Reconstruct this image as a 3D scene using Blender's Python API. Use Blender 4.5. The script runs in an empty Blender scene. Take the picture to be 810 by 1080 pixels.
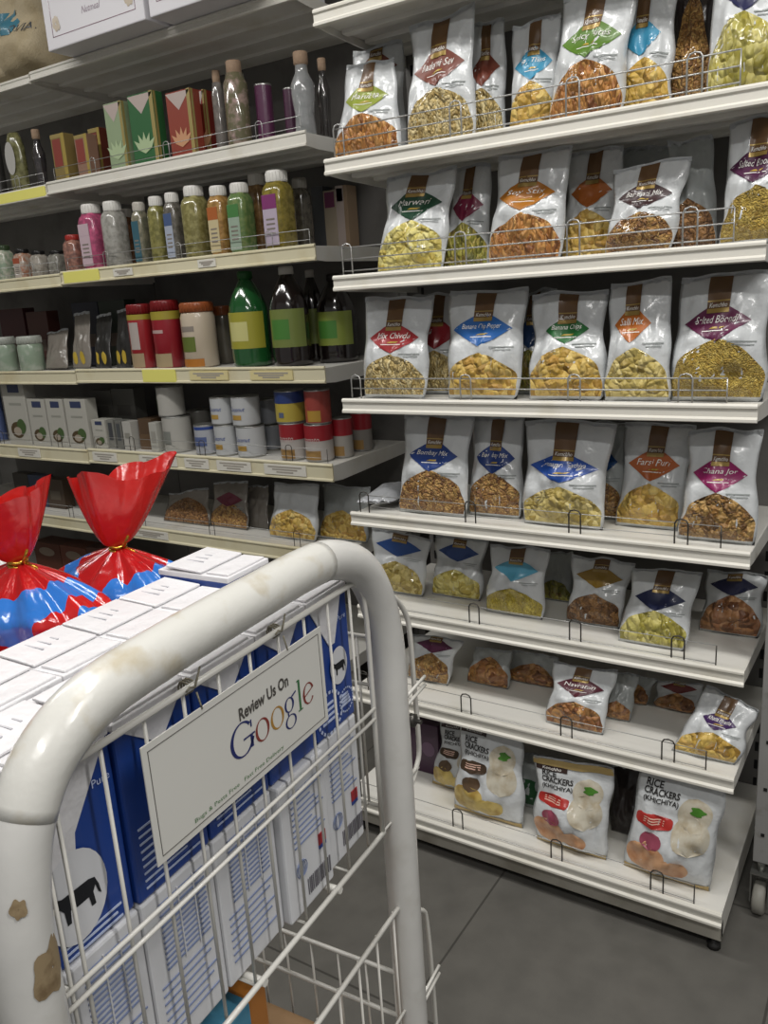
import bpy, bmesh, math, random
from mathutils import Vector, Matrix, noise
random.seed(11)
S = bpy.context.scene
COL = S.collection
PI = math.pi
FLOOR = -1.36                      # everything is measured from the eye; lifted so the floor is z=0 at the end

# ------------------------------------------------------------------ camera axes
RX = Vector((0.84324834, 0.53385784, -0.06267407))
UP = Vector((-0.08392172, 0.2459232, 0.96564948))
FW = Vector((-0.53093256, 0.80902261, -0.2521766))
FPX = 872.79
def at(u, v, axis, val):
    d = FW + RX*((u-405)/FPX) - UP*((v-540)/FPX)
    return d*(val/d[axis])
def xat(u, Y, Z):
    w = RX*FPX - FW*(u-405)
    return -(w.y*Y + w.z*Z)/w.x

# ------------------------------------------------------------------ materials
def lin(c):
    c = c/255.0
    return c/12.92 if c <= .04045 else ((c+.055)/1.055)**2.4
def rgb(h):
    if isinstance(h, str):
        h = h.lstrip('#'); h = tuple(int(h[i:i+2], 16) for i in (0, 2, 4))
    return (lin(h[0]), lin(h[1]), lin(h[2]), 1)
MATS = {}
def mat(name, col, rough=.5, metal=0, coat=0, bump=0, bscale=60, spot=None, spotscale=20, spotamt=.45, trans=0, coord='Object', ior=1.45, alpha=1):
    if name in MATS: return MATS[name]
    m = bpy.data.materials.new(name); m.use_nodes = True
    nt = m.node_tree; b = nt.nodes['Principled BSDF']
    b.inputs['Base Color'].default_value = rgb(col)
    b.inputs['Roughness'].default_value = rough
    b.inputs['Metallic'].default_value = metal
    b.inputs['Coat Weight'].default_value = coat
    b.inputs['Coat Roughness'].default_value = .12
    b.inputs['Transmission Weight'].default_value = trans
    b.inputs['IOR'].default_value = ior
    b.inputs['Alpha'].default_value = alpha
    tc = nt.nodes.new('ShaderNodeTexCoord')
    if spot:
        n = nt.nodes.new('ShaderNodeTexNoise'); n.inputs['Scale'].default_value = spotscale; n.inputs['Detail'].default_value = 6
        nt.links.new(tc.outputs[coord], n.inputs['Vector'])
        r = nt.nodes.new('ShaderNodeValToRGB')
        r.color_ramp.elements[0].position = 1-spotamt-.08; r.color_ramp.elements[1].position = 1-spotamt+.12
        r.color_ramp.elements[0].color = rgb(col); r.color_ramp.elements[1].color = rgb(spot)
        nt.links.new(n.outputs['Fac'], r.inputs['Fac']); nt.links.new(r.outputs['Color'], b.inputs['Base Color'])
    if bump:
        n = nt.nodes.new('ShaderNodeTexNoise'); n.inputs['Scale'].default_value = bscale; n.inputs['Detail'].default_value = 3
        nt.links.new(tc.outputs[coord], n.inputs['Vector'])
        bp = nt.nodes.new('ShaderNodeBump'); bp.inputs['Strength'].default_value = bump; bp.inputs['Distance'].default_value = .01
        nt.links.new(n.outputs['Fac'], bp.inputs['Height']); nt.links.new(bp.outputs['Normal'], b.inputs['Normal'])
    MATS[name] = m
    return m
def snack_mat(name, cols, scale, stretch=(1, 1, 1), coat=.8):
    if name in MATS: return MATS[name]
    m = bpy.data.materials.new(name); m.use_nodes = True
    nt = m.node_tree; b = nt.nodes['Principled BSDF']
    tc = nt.nodes.new('ShaderNodeTexCoord'); mp = nt.nodes.new('ShaderNodeMapping')
    mp.inputs['Scale'].default_value = stretch; mp.inputs['Rotation'].default_value = (.3, .5, .4)
    nt.links.new(tc.outputs['Object'], mp.inputs['Vector'])
    ns = nt.nodes.new('ShaderNodeTexNoise'); ns.inputs['Scale'].default_value = scale*.5
    nt.links.new(mp.outputs['Vector'], ns.inputs['Vector'])
    mx = nt.nodes.new('ShaderNodeMix'); mx.data_type = 'VECTOR'; mx.inputs['Factor'].default_value = .03
    nt.links.new(mp.outputs['Vector'], mx.inputs[4]); nt.links.new(ns.outputs['Color'], mx.inputs[5])
    v = nt.nodes.new('ShaderNodeTexVoronoi'); v.inputs['Scale'].default_value = scale; v.inputs['Randomness'].default_value = 1
    nt.links.new(mx.outputs[1], v.inputs['Vector'])
    sp = nt.nodes.new('ShaderNodeSeparateColor'); nt.links.new(v.outputs['Color'], sp.inputs['Color'])
    r = nt.nodes.new('ShaderNodeValToRGB'); r.color_ramp.elements[0].position = 0; r.color_ramp.elements[1].position = 1
    r.color_ramp.elements[0].color = rgb(cols[0]); r.color_ramp.elements[1].color = rgb(cols[-1])
    for i, c in enumerate(cols[1:-1]):
        e = r.color_ramp.elements.new((i+1)/(len(cols)-1)); e.color = rgb(c)
    nt.links.new(sp.outputs['Red'], r.inputs['Fac'])
    nt.links.new(r.outputs['Color'], b.inputs['Base Color'])
    bp = nt.nodes.new('ShaderNodeBump'); bp.inputs['Strength'].default_value = 1; bp.inputs['Distance'].default_value = .012; bp.invert = True
    nt.links.new(v.outputs['Distance'], bp.inputs['Height']); nt.links.new(bp.outputs['Normal'], b.inputs['Normal'])
    b.inputs['Roughness'].default_value = .5; b.inputs['Coat Weight'].default_value = coat; b.inputs['Coat Roughness'].default_value = .07
    # the clear film over the snacks is crinkled at its own scale
    n2 = nt.nodes.new('ShaderNodeTexNoise'); n2.inputs['Scale'].default_value = 22; nt.links.new(tc.outputs['Object'], n2.inputs['Vector'])
    b2 = nt.nodes.new('ShaderNodeBump'); b2.inputs['Strength'].default_value = .6; b2.inputs['Distance'].default_value = .012
    nt.links.new(n2.outputs['Fac'], b2.inputs['Height']); nt.links.new(b2.outputs['Normal'], b.inputs['Coat Normal'])
    MATS[name] = m
    return m
SN = {
 'sticks': snack_mat('snack_orange_sticks', ('#7f4a1c', '#b87a36', '#cf9a55', '#96602a'), 101, (1, 1, .4)),
 'curls': snack_mat('snack_pale_curls', ('#937a3e', '#c9b070', '#dccb98', '#aa904e'), 123, (1, 1, .6)),
 'chips': snack_mat('snack_yellow_chips', ('#a07a2a', '#d0ac4e', '#dcc070', '#b5862e'), 60),
 'pale': snack_mat('snack_pale_chips', ('#b5a040', '#d5c66a', '#e2d88e', '#b8a850'), 65),
 'mix': snack_mat('snack_brown_mix', ('#6a431e', '#a5763a', '#c9a05c', '#85582c'), 123),
 'greenmix': snack_mat('snack_green_mix', ('#5a5a1e', '#93902f', '#b7a850', '#6f5a22'), 101, (1, 1, .5)),
 'boondi': snack_mat('snack_boondi_balls', ('#b08c2e', '#cfae48', '#dcc060', '#bb9a3a'), 174),
 'sev': snack_mat('snack_fine_sev', ('#b59a1e', '#d8c036', '#e4d25c', '#c0a426'), 217, (1, 1, .4)),
 'flakes': snack_mat('snack_brown_flakes', ('#5a3a18', '#9a7036', '#bf9a5a', '#7a5424'), 89),
 'granules': snack_mat('snack_brown_granules', ('#5a3a1c', '#8a6034', '#a87c4a', '#6a4424'), 108),
 'cubes': snack_mat('snack_cubes', ('#6a3e22', '#a06c42', '#b98a5c', '#7d4f2e'), 55),
 'lime': snack_mat('snack_lime_chips', ('#857c2a', '#b3a748', '#d2c880', '#9c9438'), 69, (1, 1, .6)),
 'orange': snack_mat('snack_orange_pieces', ('#7a4820', '#a8713c', '#c08f50', '#8a5a2c'), 72),
 'saute': snack_mat('snack_golden_rings', ('#9a8436', '#c9b566', '#dccb88', '#a8903f'), 65),
}
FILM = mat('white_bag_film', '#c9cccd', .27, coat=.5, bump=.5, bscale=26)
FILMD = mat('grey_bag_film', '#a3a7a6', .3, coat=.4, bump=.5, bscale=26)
SEAL = mat('crimped_seal_film', '#b7babb', .3, coat=.4, bump=.5, bscale=90)
TAB = mat('brand_badge_brown', '#5d4226', .4, coat=.3)
TABG = mat('brand_badge_gold', '#9d8347', .32, metal=.3, coat=.3)
INK = mat('white_print', '#e6e4de', .5)
CREAM = mat('shelf_cream_paint', '#d6d4cd', .4, bump=.05, bscale=30, spot='#cbc7bb', spotscale=7, spotamt=.4)
LIP = mat('price_rail_cream', '#dbd8ce', .38, spot='#cfcabb', spotscale=9, spotamt=.35)
LIPY = mat('price_strip_aged', '#d9d2b4', .35, spot='#c9bd96', spotscale=6, spotamt=.4)
GREYP = mat('upright_grey_paint', '#8f8e8a', .5, spot='#7d7b76', spotscale=12)
BACKP = mat('back_panel_grey', '#6d6b68', .6, spot='#605e5b', spotscale=8)
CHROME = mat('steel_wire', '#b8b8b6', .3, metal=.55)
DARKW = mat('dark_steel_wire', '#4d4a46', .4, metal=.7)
WHITEP = mat('white_paper_label', '#e4e2dc', .6)

# ------------------------------------------------------------------ mesh builder
class M:
    def __init__(s): s.bm = bmesh.new()
    def _mi(s, faces, mi):
        for f in faces: f.material_index = mi; f.smooth = True
    def face(s, pts, mi=0):
        vs = [s.bm.verts.new(p) for p in pts]
        f = s.bm.faces.new(vs); f.material_index = mi
        return f
    def box(s, c, d, bev=0, mi=0, rot=None, seg=2):
        mx = Matrix.Translation(Vector(c)) @ (rot.to_4x4() if rot else Matrix.Identity(4)) @ Matrix.Diagonal((d[0], d[1], d[2], 1))
        r = bmesh.ops.create_cube(s.bm, size=1, matrix=mx); vs = r['verts']
        fs = set(f for v in vs for f in v.link_faces)
        for f in fs: f.material_index = mi
        if bev:
            es = list(set(e for v in vs for e in v.link_edges))
            bmesh.ops.bevel(s.bm, geom=es, offset=min(bev, min(d)*.45), segments=seg, profile=.5, affect='EDGES', material=mi)
        return s
    def bx(s, x0, x1, y0, y1, z0, z1, bev=0, mi=0):
        return s.box(((x0+x1)/2, (y0+y1)/2, (z0+z1)/2), (abs(x1-x0), abs(y1-y0), abs(z1-z0)), bev, mi)
    def grid(s, fn, nu, nv, mi=0, closeu=False, smooth=True):
        g = [[s.bm.verts.new(fn(i/nu, j/nv)) for i in range(nu if closeu else nu+1)] for j in range(nv+1)]
        n = nu if closeu else nu+1
        for j in range(nv):
            for i in range(nu):
                a, b = g[j][i], g[j][(i+1) % n]; c, d = g[j+1][(i+1) % n], g[j+1][i]
                f = s.bm.faces.new((a, b, c, d)); f.material_index = mi; f.smooth = smooth
        return g
    def lathe(s, prof, c=(0, 0, 0), seg=20, mi=0, sx=1, sy=1, sq=0, cap=True):
        def rad(a):
            if not sq: return 1
            return 1/((abs(math.cos(a))**sq+abs(math.sin(a))**sq)**(1/sq))
        rings = []
        for r, z in prof:
            rings.append([s.bm.verts.new((c[0]+math.cos(2*PI*i/seg)*r*sx*rad(2*PI*i/seg), c[1]+math.sin(2*PI*i/seg)*r*sy*rad(2*PI*i/seg), c[2]+z)) for i in range(seg)])
        for k in range(len(rings)-1):
            for i in range(seg):
                f = s.bm.faces.new((rings[k][i], rings[k][(i+1) % seg], rings[k+1][(i+1) % seg], rings[k+1][i])); f.material_index = mi; f.smooth = True
        if cap:
            for rg, rev in ((rings[0], True), (rings[-1], False)):
                f = s.bm.faces.new(list(reversed(rg)) if rev else rg); f.material_index = mi
        return s
    def tube(s, path, r, seg=6, mi=0, closed=False):
        P = [Vector(p) for p in path]; n = len(P); rings = []
        T = []
        for i in range(n):
            a = P[i-1] if (i > 0 or closed) else P[i]; b = P[(i+1) % n] if (i < n-1 or closed) else P[i]
            T.append((b-a).normalized())
        ref = Vector((0, 0, 1)) if abs(T[0].z) < .9 else Vector((1, 0, 0))
        nrm = (ref - T[0]*ref.dot(T[0])).normalized()
        for i in range(n):
            nrm = (nrm - T[i]*nrm.dot(T[i]))
            nrm = nrm.normalized() if nrm.length > 1e-6 else T[i].orthogonal().normalized()
            bn = T[i].cross(nrm)
            rings.append([s.bm.verts.new(P[i] + (nrm*math.cos(2*PI*k/seg) + bn*math.sin(2*PI*k/seg))*r) for k in range(seg)])
        for i in range(n if closed else n-1):
            for k in range(seg):
                a = rings[i]; b = rings[(i+1) % n]
                f = s.bm.faces.new((a[k], a[(k+1) % seg], b[(k+1) % seg], b[k])); f.material_index = mi; f.smooth = True
        if not closed:
            for rg, rev in ((rings[0], True), (rings[-1], False)):
                try: s.bm.faces.new(list(reversed(rg)) if rev else rg).material_index = mi
                except ValueError: pass
        return s
    def extrude_x(s, prof, x0, x1, mi=0):
        a = [s.bm.verts.new((x0, y, z)) for y, z in prof]; b = [s.bm.verts.new((x1, y, z)) for y, z in prof]
        n = len(prof)
        for i in range(n):
            s.bm.faces.new((a[i], a[(i+1) % n], b[(i+1) % n], b[i])).material_index = mi
        s.bm.faces.new(list(reversed(a))).material_index = mi; s.bm.faces.new(b).material_index = mi
        return s
    def prism(s, poly, fn, t0, t1, mi=0):
        a = [s.bm.verts.new(fn(p[0], p[1], t0)) for p in poly]; b = [s.bm.verts.new(fn(p[0], p[1], t1)) for p in poly]
        n = len(poly)
        for i in range(n): s.bm.faces.new((a[i], a[(i+1) % n], b[(i+1) % n], b[i])).material_index = mi
        s.bm.faces.new(list(reversed(a))).material_index = mi; s.bm.faces.new(b).material_index = mi
        return s
    def text(s, string, fn, width, height, mi=0, shear=0, cx=0, cy=0, bold=0):
        vs, fs = glyphs(string, shear, bold)
        if not vs: return s
        x0 = min(v[0] for v in vs); x1 = max(v[0] for v in vs); y0 = min(v[1] for v in vs); y1 = max(v[1] for v in vs)
        kx = width/(x1-x0); ky = height/(y1-y0)
        bv = [s.bm.verts.new(fn(cx+(v[0]-(x0+x1)/2)*kx, cy+(v[1]-(y0+y1)/2)*ky)) for v in vs]
        for f in fs:
            try: s.bm.faces.new([bv[i] for i in f]).material_index = mi
            except ValueError: pass
        return s
    def build(s, name, mats, parent=None, loc=None, rotz=0):
        me = bpy.data.meshes.new(name); s.bm.normal_update(); s.bm.to_mesh(me); s.bm.free()
        for m in (mats if isinstance(mats, (list, tuple)) else [mats]): me.materials.append(m)
        o = bpy.data.objects.new(name, me); COL.objects.link(o)
        if parent: o.parent = parent
        if loc is not None: o.location = loc
        if rotz: o.rotation_euler = (0, 0, rotz)
        return o
GL = {}
def glyphs(string, shear=0, bold=0):
    k = (string, shear, bold)
    if k not in GL:
        cu = bpy.data.curves.new('lettering', 'FONT'); cu.body = string; cu.shear = shear; cu.resolution_u = 2; cu.offset = bold
        ob = bpy.data.objects.new('lettering', cu)
        me = ob.to_mesh()
        GL[k] = ([tuple(v.co) for v in me.vertices], [tuple(p.vertices) for p in me.polygons])
        ob.to_mesh_clear(); bpy.data.objects.remove(ob); bpy.data.curves.remove(cu)
    return GL[k]
def tag(o, label, cat, group=None, kind=None):
    if label: o['label'] = label
    if cat: o['category'] = cat
    if group: o['group'] = group
    if kind: o['kind'] = kind
    return o
def empty(name, loc, rotz=0):
    o = bpy.data.objects.new(name, None); COL.objects.link(o); o.location = loc; o.rotation_euler = (0, 0, rotz); o.empty_display_size = .05
    return o

# ------------------------------------------------------------------ the setting
def floor_mat():
    m = bpy.data.materials.new('dark_floor_tiles'); m.use_nodes = True; nt = m.node_tree; b = nt.nodes['Principled BSDF']
    tc = nt.nodes.new('ShaderNodeTexCoord'); mp = nt.nodes.new('ShaderNodeMapping'); mp.inputs['Location'].default_value = (.74+.003, -1.1+.003, 0)
    nt.links.new(tc.outputs['Object'], mp.inputs['Vector'])
    br = nt.nodes.new('ShaderNodeTexBrick'); br.offset = 0; br.inputs['Scale'].default_value = 1; br.inputs['Brick Width'].default_value = .6; br.inputs['Row Height'].default_value = .6
    br.inputs['Mortar Size'].default_value = .003; br.inputs['Mortar Smooth'].default_value = .3
    br.inputs['Color1'].default_value = rgb('#605e59'); br.inputs['Color2'].default_value = rgb('#65635e'); br.inputs['Mortar'].default_value = rgb('#45433f')
    nt.links.new(mp.outputs['Vector'], br.inputs['Vector'])
    n = nt.nodes.new('ShaderNodeTexNoise'); n.inputs['Scale'].default_value = 14; n.inputs['Detail'].default_value = 8; nt.links.new(tc.outputs['Object'], n.inputs['Vector'])
    mx = nt.nodes.new('ShaderNodeMix'); mx.data_type = 'RGBA'; mx.blend_type = 'MULTIPLY'; mx.inputs['Factor'].default_value = .5
    rp = nt.nodes.new('ShaderNodeValToRGB'); rp.color_ramp.elements[0].position = .3; rp.color_ramp.elements[0].color = (.6, .6, .6, 1); rp.color_ramp.elements[1].position = .65
    nt.links.new(n.outputs['Fac'], rp.inputs['Fac']); nt.links.new(br.outputs['Color'], mx.inputs[6]); nt.links.new(rp.outputs['Color'], mx.inputs[7])
    nt.links.new(mx.outputs[2], b.inputs['Base Color']); b.inputs['Roughness'].default_value = .42
    return m
fl = M(); fl.bx(-5, 2.4, -1.2, 3.1, FLOOR-.08, FLOOR); tag(fl.build('floor', floor_mat()), 'dark grey tiled shop floor', None, kind='structure')
w = M(); w.bx(-5, 2.4, 3.1, 3.2, FLOOR, 1.6); tag(w.build('wall_back', mat('wall_paint', '#8a8884', .7, spot='#807e79', spotscale=3)), 'grey painted shop wall behind the shelving', None, kind='structure')
w = M(); w.bx(-5.1, -5, -1.2, 3.2, FLOOR, 1.6); tag(w.build('wall_left', MATS['wall_paint']), 'grey painted shop wall at the aisle end', None, kind='structure')
w = M(); w.bx(-5.1, 2.4, -1.2, 3.2, 1.6, 1.68); tag(w.build('ceiling', mat('ceiling_paint', '#c9c7c2', .8)), 'pale shop ceiling', None, kind='structure')

# ------------------------------------------------------------------ shelving
def rail_prof(y, zt, h):
    return [(y, zt), (y-.005, zt), (y-.008, zt-.004), (y-.008, zt-.008), (y-.0045, zt-.011), (y-.0045, zt-h+.011), (y-.009, zt-h+.007), (y-.009, zt-h+.002), (y-.004, zt-h), (y, zt-h)]
def guard(parent, x0, x1, y, z, heights, pairs, r=.0016, m=None):
    g = M()
    rr_ = r if m is None or m == CHROME else .0009
    for h in heights: g.tube([(x0, y, z+h), (x1, y, z+h)], rr_, 5)
    top = heights[-1]
    for x in (x0, x1):
        g.tube([(x, y, z), (x, y, z+top)], r*.9, 5, 1)
    for px in pairs:
        w = .013
        pth = [(px-w, y-.003, z), (px-w, y-.003, z+top)] + [(px-w*math.cos(a), y-.003, z+top+w*.7*math.sin(a)) for a in (PI*.25, PI*.5, PI*.75)] + [(px+w, y-.003, z+top), (px+w, y-.003, z)]
        g.tube(pth, r*1.1, 5, 1)
    return g.build('wire_guard', [CHROME, m or CHROME], parent)
def shelf(parent, base, x0, x1, yf, yb, zt, lip_h, deep_lip=None, lipmat=None, name='shelf'):
    bx, by, bz = base
    X0, X1, YF, YB, Z = x0-bx, x1-bx, yf-by, yb-by, zt-bz
    s = M()
    s.bx(X0, X1, YF+.001, YB, Z-.006-.018, Z-.006, .002)            # board
    s.bx(X0, X1, YF+.003, YF+.018, Z-lip_h+.004, Z-.02)              # folded front edge
    for x in (X0+.001, X1-.001):                                    # end webs that taper to the back
        a = [(YF+.002, Z-.007), (YB, Z-.007), (YB, Z-.05), (YF+.05, Z-lip_h-.002), (YF+.002, Z-lip_h+.002)]
        t = .0015
        s.extrude_x(a, x-t, x+t)
    for k in range(1, 4):                                           # pressed ribs under the board
        y = YF+(YB-YF)*k/4
        s.bx(X0+.01, X1-.01, y-.012, y+.012, Z-.034, Z-.022, .002)
    so = s.build(name, CREAM, parent)
    l = M(); l.extrude_x(rail_prof(YF, Z, lip_h), X0-.002, X1+.002)
    l.build('price_rail', lipmat or LIP, so)
    return so

RX0, RX1, RY = -1.178, -0.246, 1.65
RZ = [.308, .053, -.235, -.520, -.770, -.978, -1.251]
RYF = [1.65, 1.65, 1.65, 1.65, 1.65, 1.59, 1.523]
RB = 2.06
base = Vector(((RX0+RX1)/2, (RY+RB)/2, FLOOR))
UNIT = empty('gondola_shelving', base)
tag(UNIT, 'white metal gondola shelving filled with snack bags, nearest to the dark floor', 'shelving')
RZALL = [.612]+RZ; RYALL = [1.65]+RYF
for i, (z, y) in enumerate(zip(RZALL, RYALL)):
    so = shelf(UNIT, base, RX0, RX1, y, RB-.03, z, .036 if i < 7 else .034)
    if i:
        prs = [RX0+.035, RX0+.33, RX0+.58, RX1-.13]
        hs = (.014, .040, .066) if i <= 2 else (.005, .029, .052) if i == 3 else (.006, .045)
        if i == 4: hs = (.02, .048)
        if i == 5: hs = (.006, .046)
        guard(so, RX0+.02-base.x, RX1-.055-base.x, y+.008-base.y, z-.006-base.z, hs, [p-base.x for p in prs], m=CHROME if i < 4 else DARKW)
m_ = M(); m_.bx(RX0-base.x, RX1-base.x, RB-.03-base.y, RB-.012-base.y, .05, .75-base.z); m_.build('back_panel', BACKP, UNIT)
for x in (RX0+.018, RX1-.018):
    u = M(); u.bx(x-.015-base.x, x+.015-base.x, RB-.012-base.y, RB+.03-base.y, .0, .8-base.z, .002)
    for k in range(40): u.bx(x-.004-base.x, x+.004-base.x, RB-.031-base.y, RB-.029-base.y, .1+k*.05, .125+k*.05, mi=1)
    u.build('upright', [GREYP, mat('slot_black', '#111111', .8)], UNIT)
k = M(); k.bx(RX0-base.x, RX1-base.x, RYF[6]+.012-base.y, RYF[6]+.03-base.y, .028, RZ[6]-.03-base.z, .002); k.build('kick_plate', mat('kick_plate_paint', '#aaa69b', .45, spot='#8f8a7e', spotscale=10), UNIT)
for x in (RX0+.01, RX1-.01):
    k = M(); k.bx(x-.01-base.x, x+.01-base.x, RYF[6]+.012-base.y, RB-base.y, .03, RZ[6]-.036-base.z, .002); k.build('base_side', CREAM, UNIT)
for x in (RX0+.03, RX1-.016):
    for y in (RYF[6]+.026, RB-.06):
        k = M(); k.lathe([(.014, 0), (.014, .01), (.006, .012), (.006, .035)], (x-base.x, y-base.y, 0), 10); k.build('levelling_foot', mat('foot_black', '#1b1a19', .6), UNIT)

LX1, LY, LB = -1.568, 2.11, 2.585
LXJ = -2.775
LZ = [.853, .483, .166, -.2, -.513, -.812, -1.2]
LH = [.032, .045, .05, .055, .06, .055, .05]
for bay, (x0, x1) in enumerate(((LXJ, LX1), (LXJ-1.21, LXJ-.004))):
    b = Vector(((x0+x1)/2, (LY+LB)/2, FLOOR))
    U2 = empty('grocery_shelving', b)
    tag(U2, ('cream grocery shelving bay with spice bottles, jars and cans, behind the trolley', 'farther grocery shelving bay with small jars and white cartons, at the picture edge')[bay], 'shelving', 'grocery shelving bays')
    for i, z in enumerate(LZ):
        dz = -.006 if bay else 0
        so = shelf(U2, b, x0+.003, x1-.003, LY, LB-.02, z+dz, LH[i], lipmat=LIP if i < 2 else LIPY)
        if i in (1, 2, 4, 5):
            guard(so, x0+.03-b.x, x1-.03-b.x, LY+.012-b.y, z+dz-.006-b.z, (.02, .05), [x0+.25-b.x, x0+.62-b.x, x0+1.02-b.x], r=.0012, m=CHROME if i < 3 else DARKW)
        # price labels clipped in the rail
        lab = []
        if bay == 0:
            lab = {2: [(.02, .22, 'y'), (.30, .40, 'w'), (.72, .80, 'w')], 3: [(.38, .55, 'y'), (.62, .80, 'c'), (.90, 1.08, 'c')], 4: [(.03, .17, 'w'), (.30, .50, 'w'), (.54, .66, 'w'), (.70, .86, 'w'), (.92, 1.10, 'w')], 5: [(.2, .4, 'w')]}.get(i, [])
        else:
            lab = {1: [(.82, 1.2, 'y')], 4: [(.75, .9, 'w')], 3: []}.get(i, [])
        for a, c, kd in lab:
            p = M(); yy = LY-.0098-b.y; zz = z+dz-b.z
            e_ = .005 if kd == 'y' else .012
            p.bx(x0+a-b.x, x0+c-b.x, yy, yy+.0045, zz-LH[i]+e_, zz-e_, .0008)
            if kd != 'y':
                nl = 3
                for q in range(nl):
                    zq = zz-.018-q*(LH[i]-.034)/nl
                    ww = (c-a)*(.8-.2*q)
                    p.bx(x0+(a+c-ww)/2-b.x, x0+(a+c+ww)/2-b.x, yy-.0006, yy, zq-.005, zq, mi=1)
            p.build('price_label', [mat({'y': 'yellow_price_strip', 'w': 'white_price_strip', 'c': 'cream_price_strip'}[kd], {'y': '#e8e27a', 'w': '#dcd9cf', 'c': '#dccf9a'}[kd], .4), mat('faded_print', '#a29c92', .6)], so)
    bp_ = M(); bp_.bx(x0-b.x, x1-b.x, LB-.02-b.y, LB-b.y, .05, 1.3-b.z); bp_.build('back_panel', BACKP, U2)
    for x in (x0+.016, x1-.016):
        u = M(); u.bx(x-.014-b.x, x+.014-b.x, LB-b.y, LB+.05-b.y, 0, 1.35-b.z, .002); u.build('upright', GREYP, U2)
    kk = M(); kk.bx(x0-b.x, x1-b.x, LY+.03-b.y, LY+.045-b.y, 0, LZ[6]-.05-b.z, .002); kk.build('kick_plate', MATS['kick_plate_paint'], U2)

# ------------------------------------------------------------------ bags
G = {1: 'snack bags on the top snack shelf', 2: 'snack bags on the second snack shelf', 3: 'snack bags on the third snack shelf', 4: 'snack bags on the fourth snack shelf', 5: 'snack bags on the fifth snack shelf', 6: 'snack bags on the sixth snack shelf', 7: 'rice cracker bags on the bottom shelf'}
ZB = {i+1: z-.005 for i, z in enumerate(RZ)}
YF = {i+1: y for i, y in enumerate(RYF)}
class Bag:
    def __init__(s, quad, base, depth, seed=0, puff=.38, nose=0.0):
        s.q = [Vector(p)-base for p in quad]; s.b = base; s.d = depth; s.seed = seed; s.puff = puff; s.neck = 1 if puff < .45 else 0
    def mid(s, u, v):
        a = s.q[0].lerp(s.q[1], (u+1)/2); b = s.q[2].lerp(s.q[3], (u+1)/2)
        p = a.lerp(b, v)
        w_ = (a-b).length*.0 + .009
        ex = noise.noise(Vector((s.seed*3.7+(3 if u > 0 else 0), v*3.1, .5)))*abs(u)**2*min(1, v*4)
        ez = noise.noise(Vector((s.seed*1.9, u*1.6, 4.5)))*max(0, v-.75)*4
        r = (s.q[1]-s.q[0]).normalized()
        return p + r*ex*w_ + Vector((0, 0, ez*w_*.9))
    def th(s, u, v):
        e = max(0, 1-abs(u)**2.4)**.62
        vv = min(max(v, 0), 1)
        x = vv/s.puff*.5 if vv < s.puff else .5+.5*(vv-s.puff)/(1-s.puff)
        pr = max(0, math.sin(PI*min(max(x, 0), 1)))**.62
        q = min(1, max(0, (vv-.40)/.28)); q = q*q*(3-2*q)
        return s.d*.5*e*pr*(1-.38*q*s.neck)
    def edge(s, u, v):      # pinched side outline of a filled pouch
        return u*(1-.075*s.neck*math.exp(-((v-.60)/.17)**2)-.03*s.neck*math.exp(-((v-.02)/.06)**2))
    def P(s, u, v, off=0, side=-1):
        p = s.mid(s.edge(u, v), v)
        n = noise.noise(Vector((u*2.2+s.seed*7.1, v*3.2, s.seed*3.3+side)))*.014 + noise.noise(Vector((u*5+s.seed*2.1, v*7, s.seed+side)))*.008 + (abs(noise.noise(Vector((u*3.3+s.seed*1.1, v*5.1, s.seed*5+side))))-.2)*.009
        t = s.th(u, v)
        amp = min(1, t/(s.d*.5+1e-6)*1.3)
        up = (s.mid(0, 1)-s.mid(0, 0)).normalized(); rt = (s.mid(1, v)-s.mid(-1, v)).normalized()
        fr = rt.cross(up) if True else Vector((0, -1, 0))
        if fr.y > 0: fr = -fr
        k = t + n*amp*s.d/.07
        return p + fr*(k if side < 0 else -k) + fr*off
def bagmesh(bg, film, nu=22, nv=30):
    m = M()
    for side in (-1, 1):
        m.grid(lambda a, b: bg.P(-1+2*a, b, 0, side), nu, nv)
    bmesh.ops.remove_doubles(m.bm, verts=m.bm.verts[:], dist=1e-5)
    bmesh.ops.recalc_face_normals(m.bm, faces=m.bm.faces[:])
    return m
def strip(m, bg, v0, v1, lf, rf, off, nu=8, nv=10, mi=0):
    m.grid(lambda a, b: (lambda t: bg.P(lf(t)+(rf(t)-lf(t))*a, v0+(v1-v0)*t, off))(b), nu, nv, mi)
def cmat(c, rough=.42):
    k = c.lstrip('#'); d = tuple(int(int(k[i:i+2], 16)*.90) for i in (0, 2, 4))
    return mat('print_'+k, d, rough, coat=.3)
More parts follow.
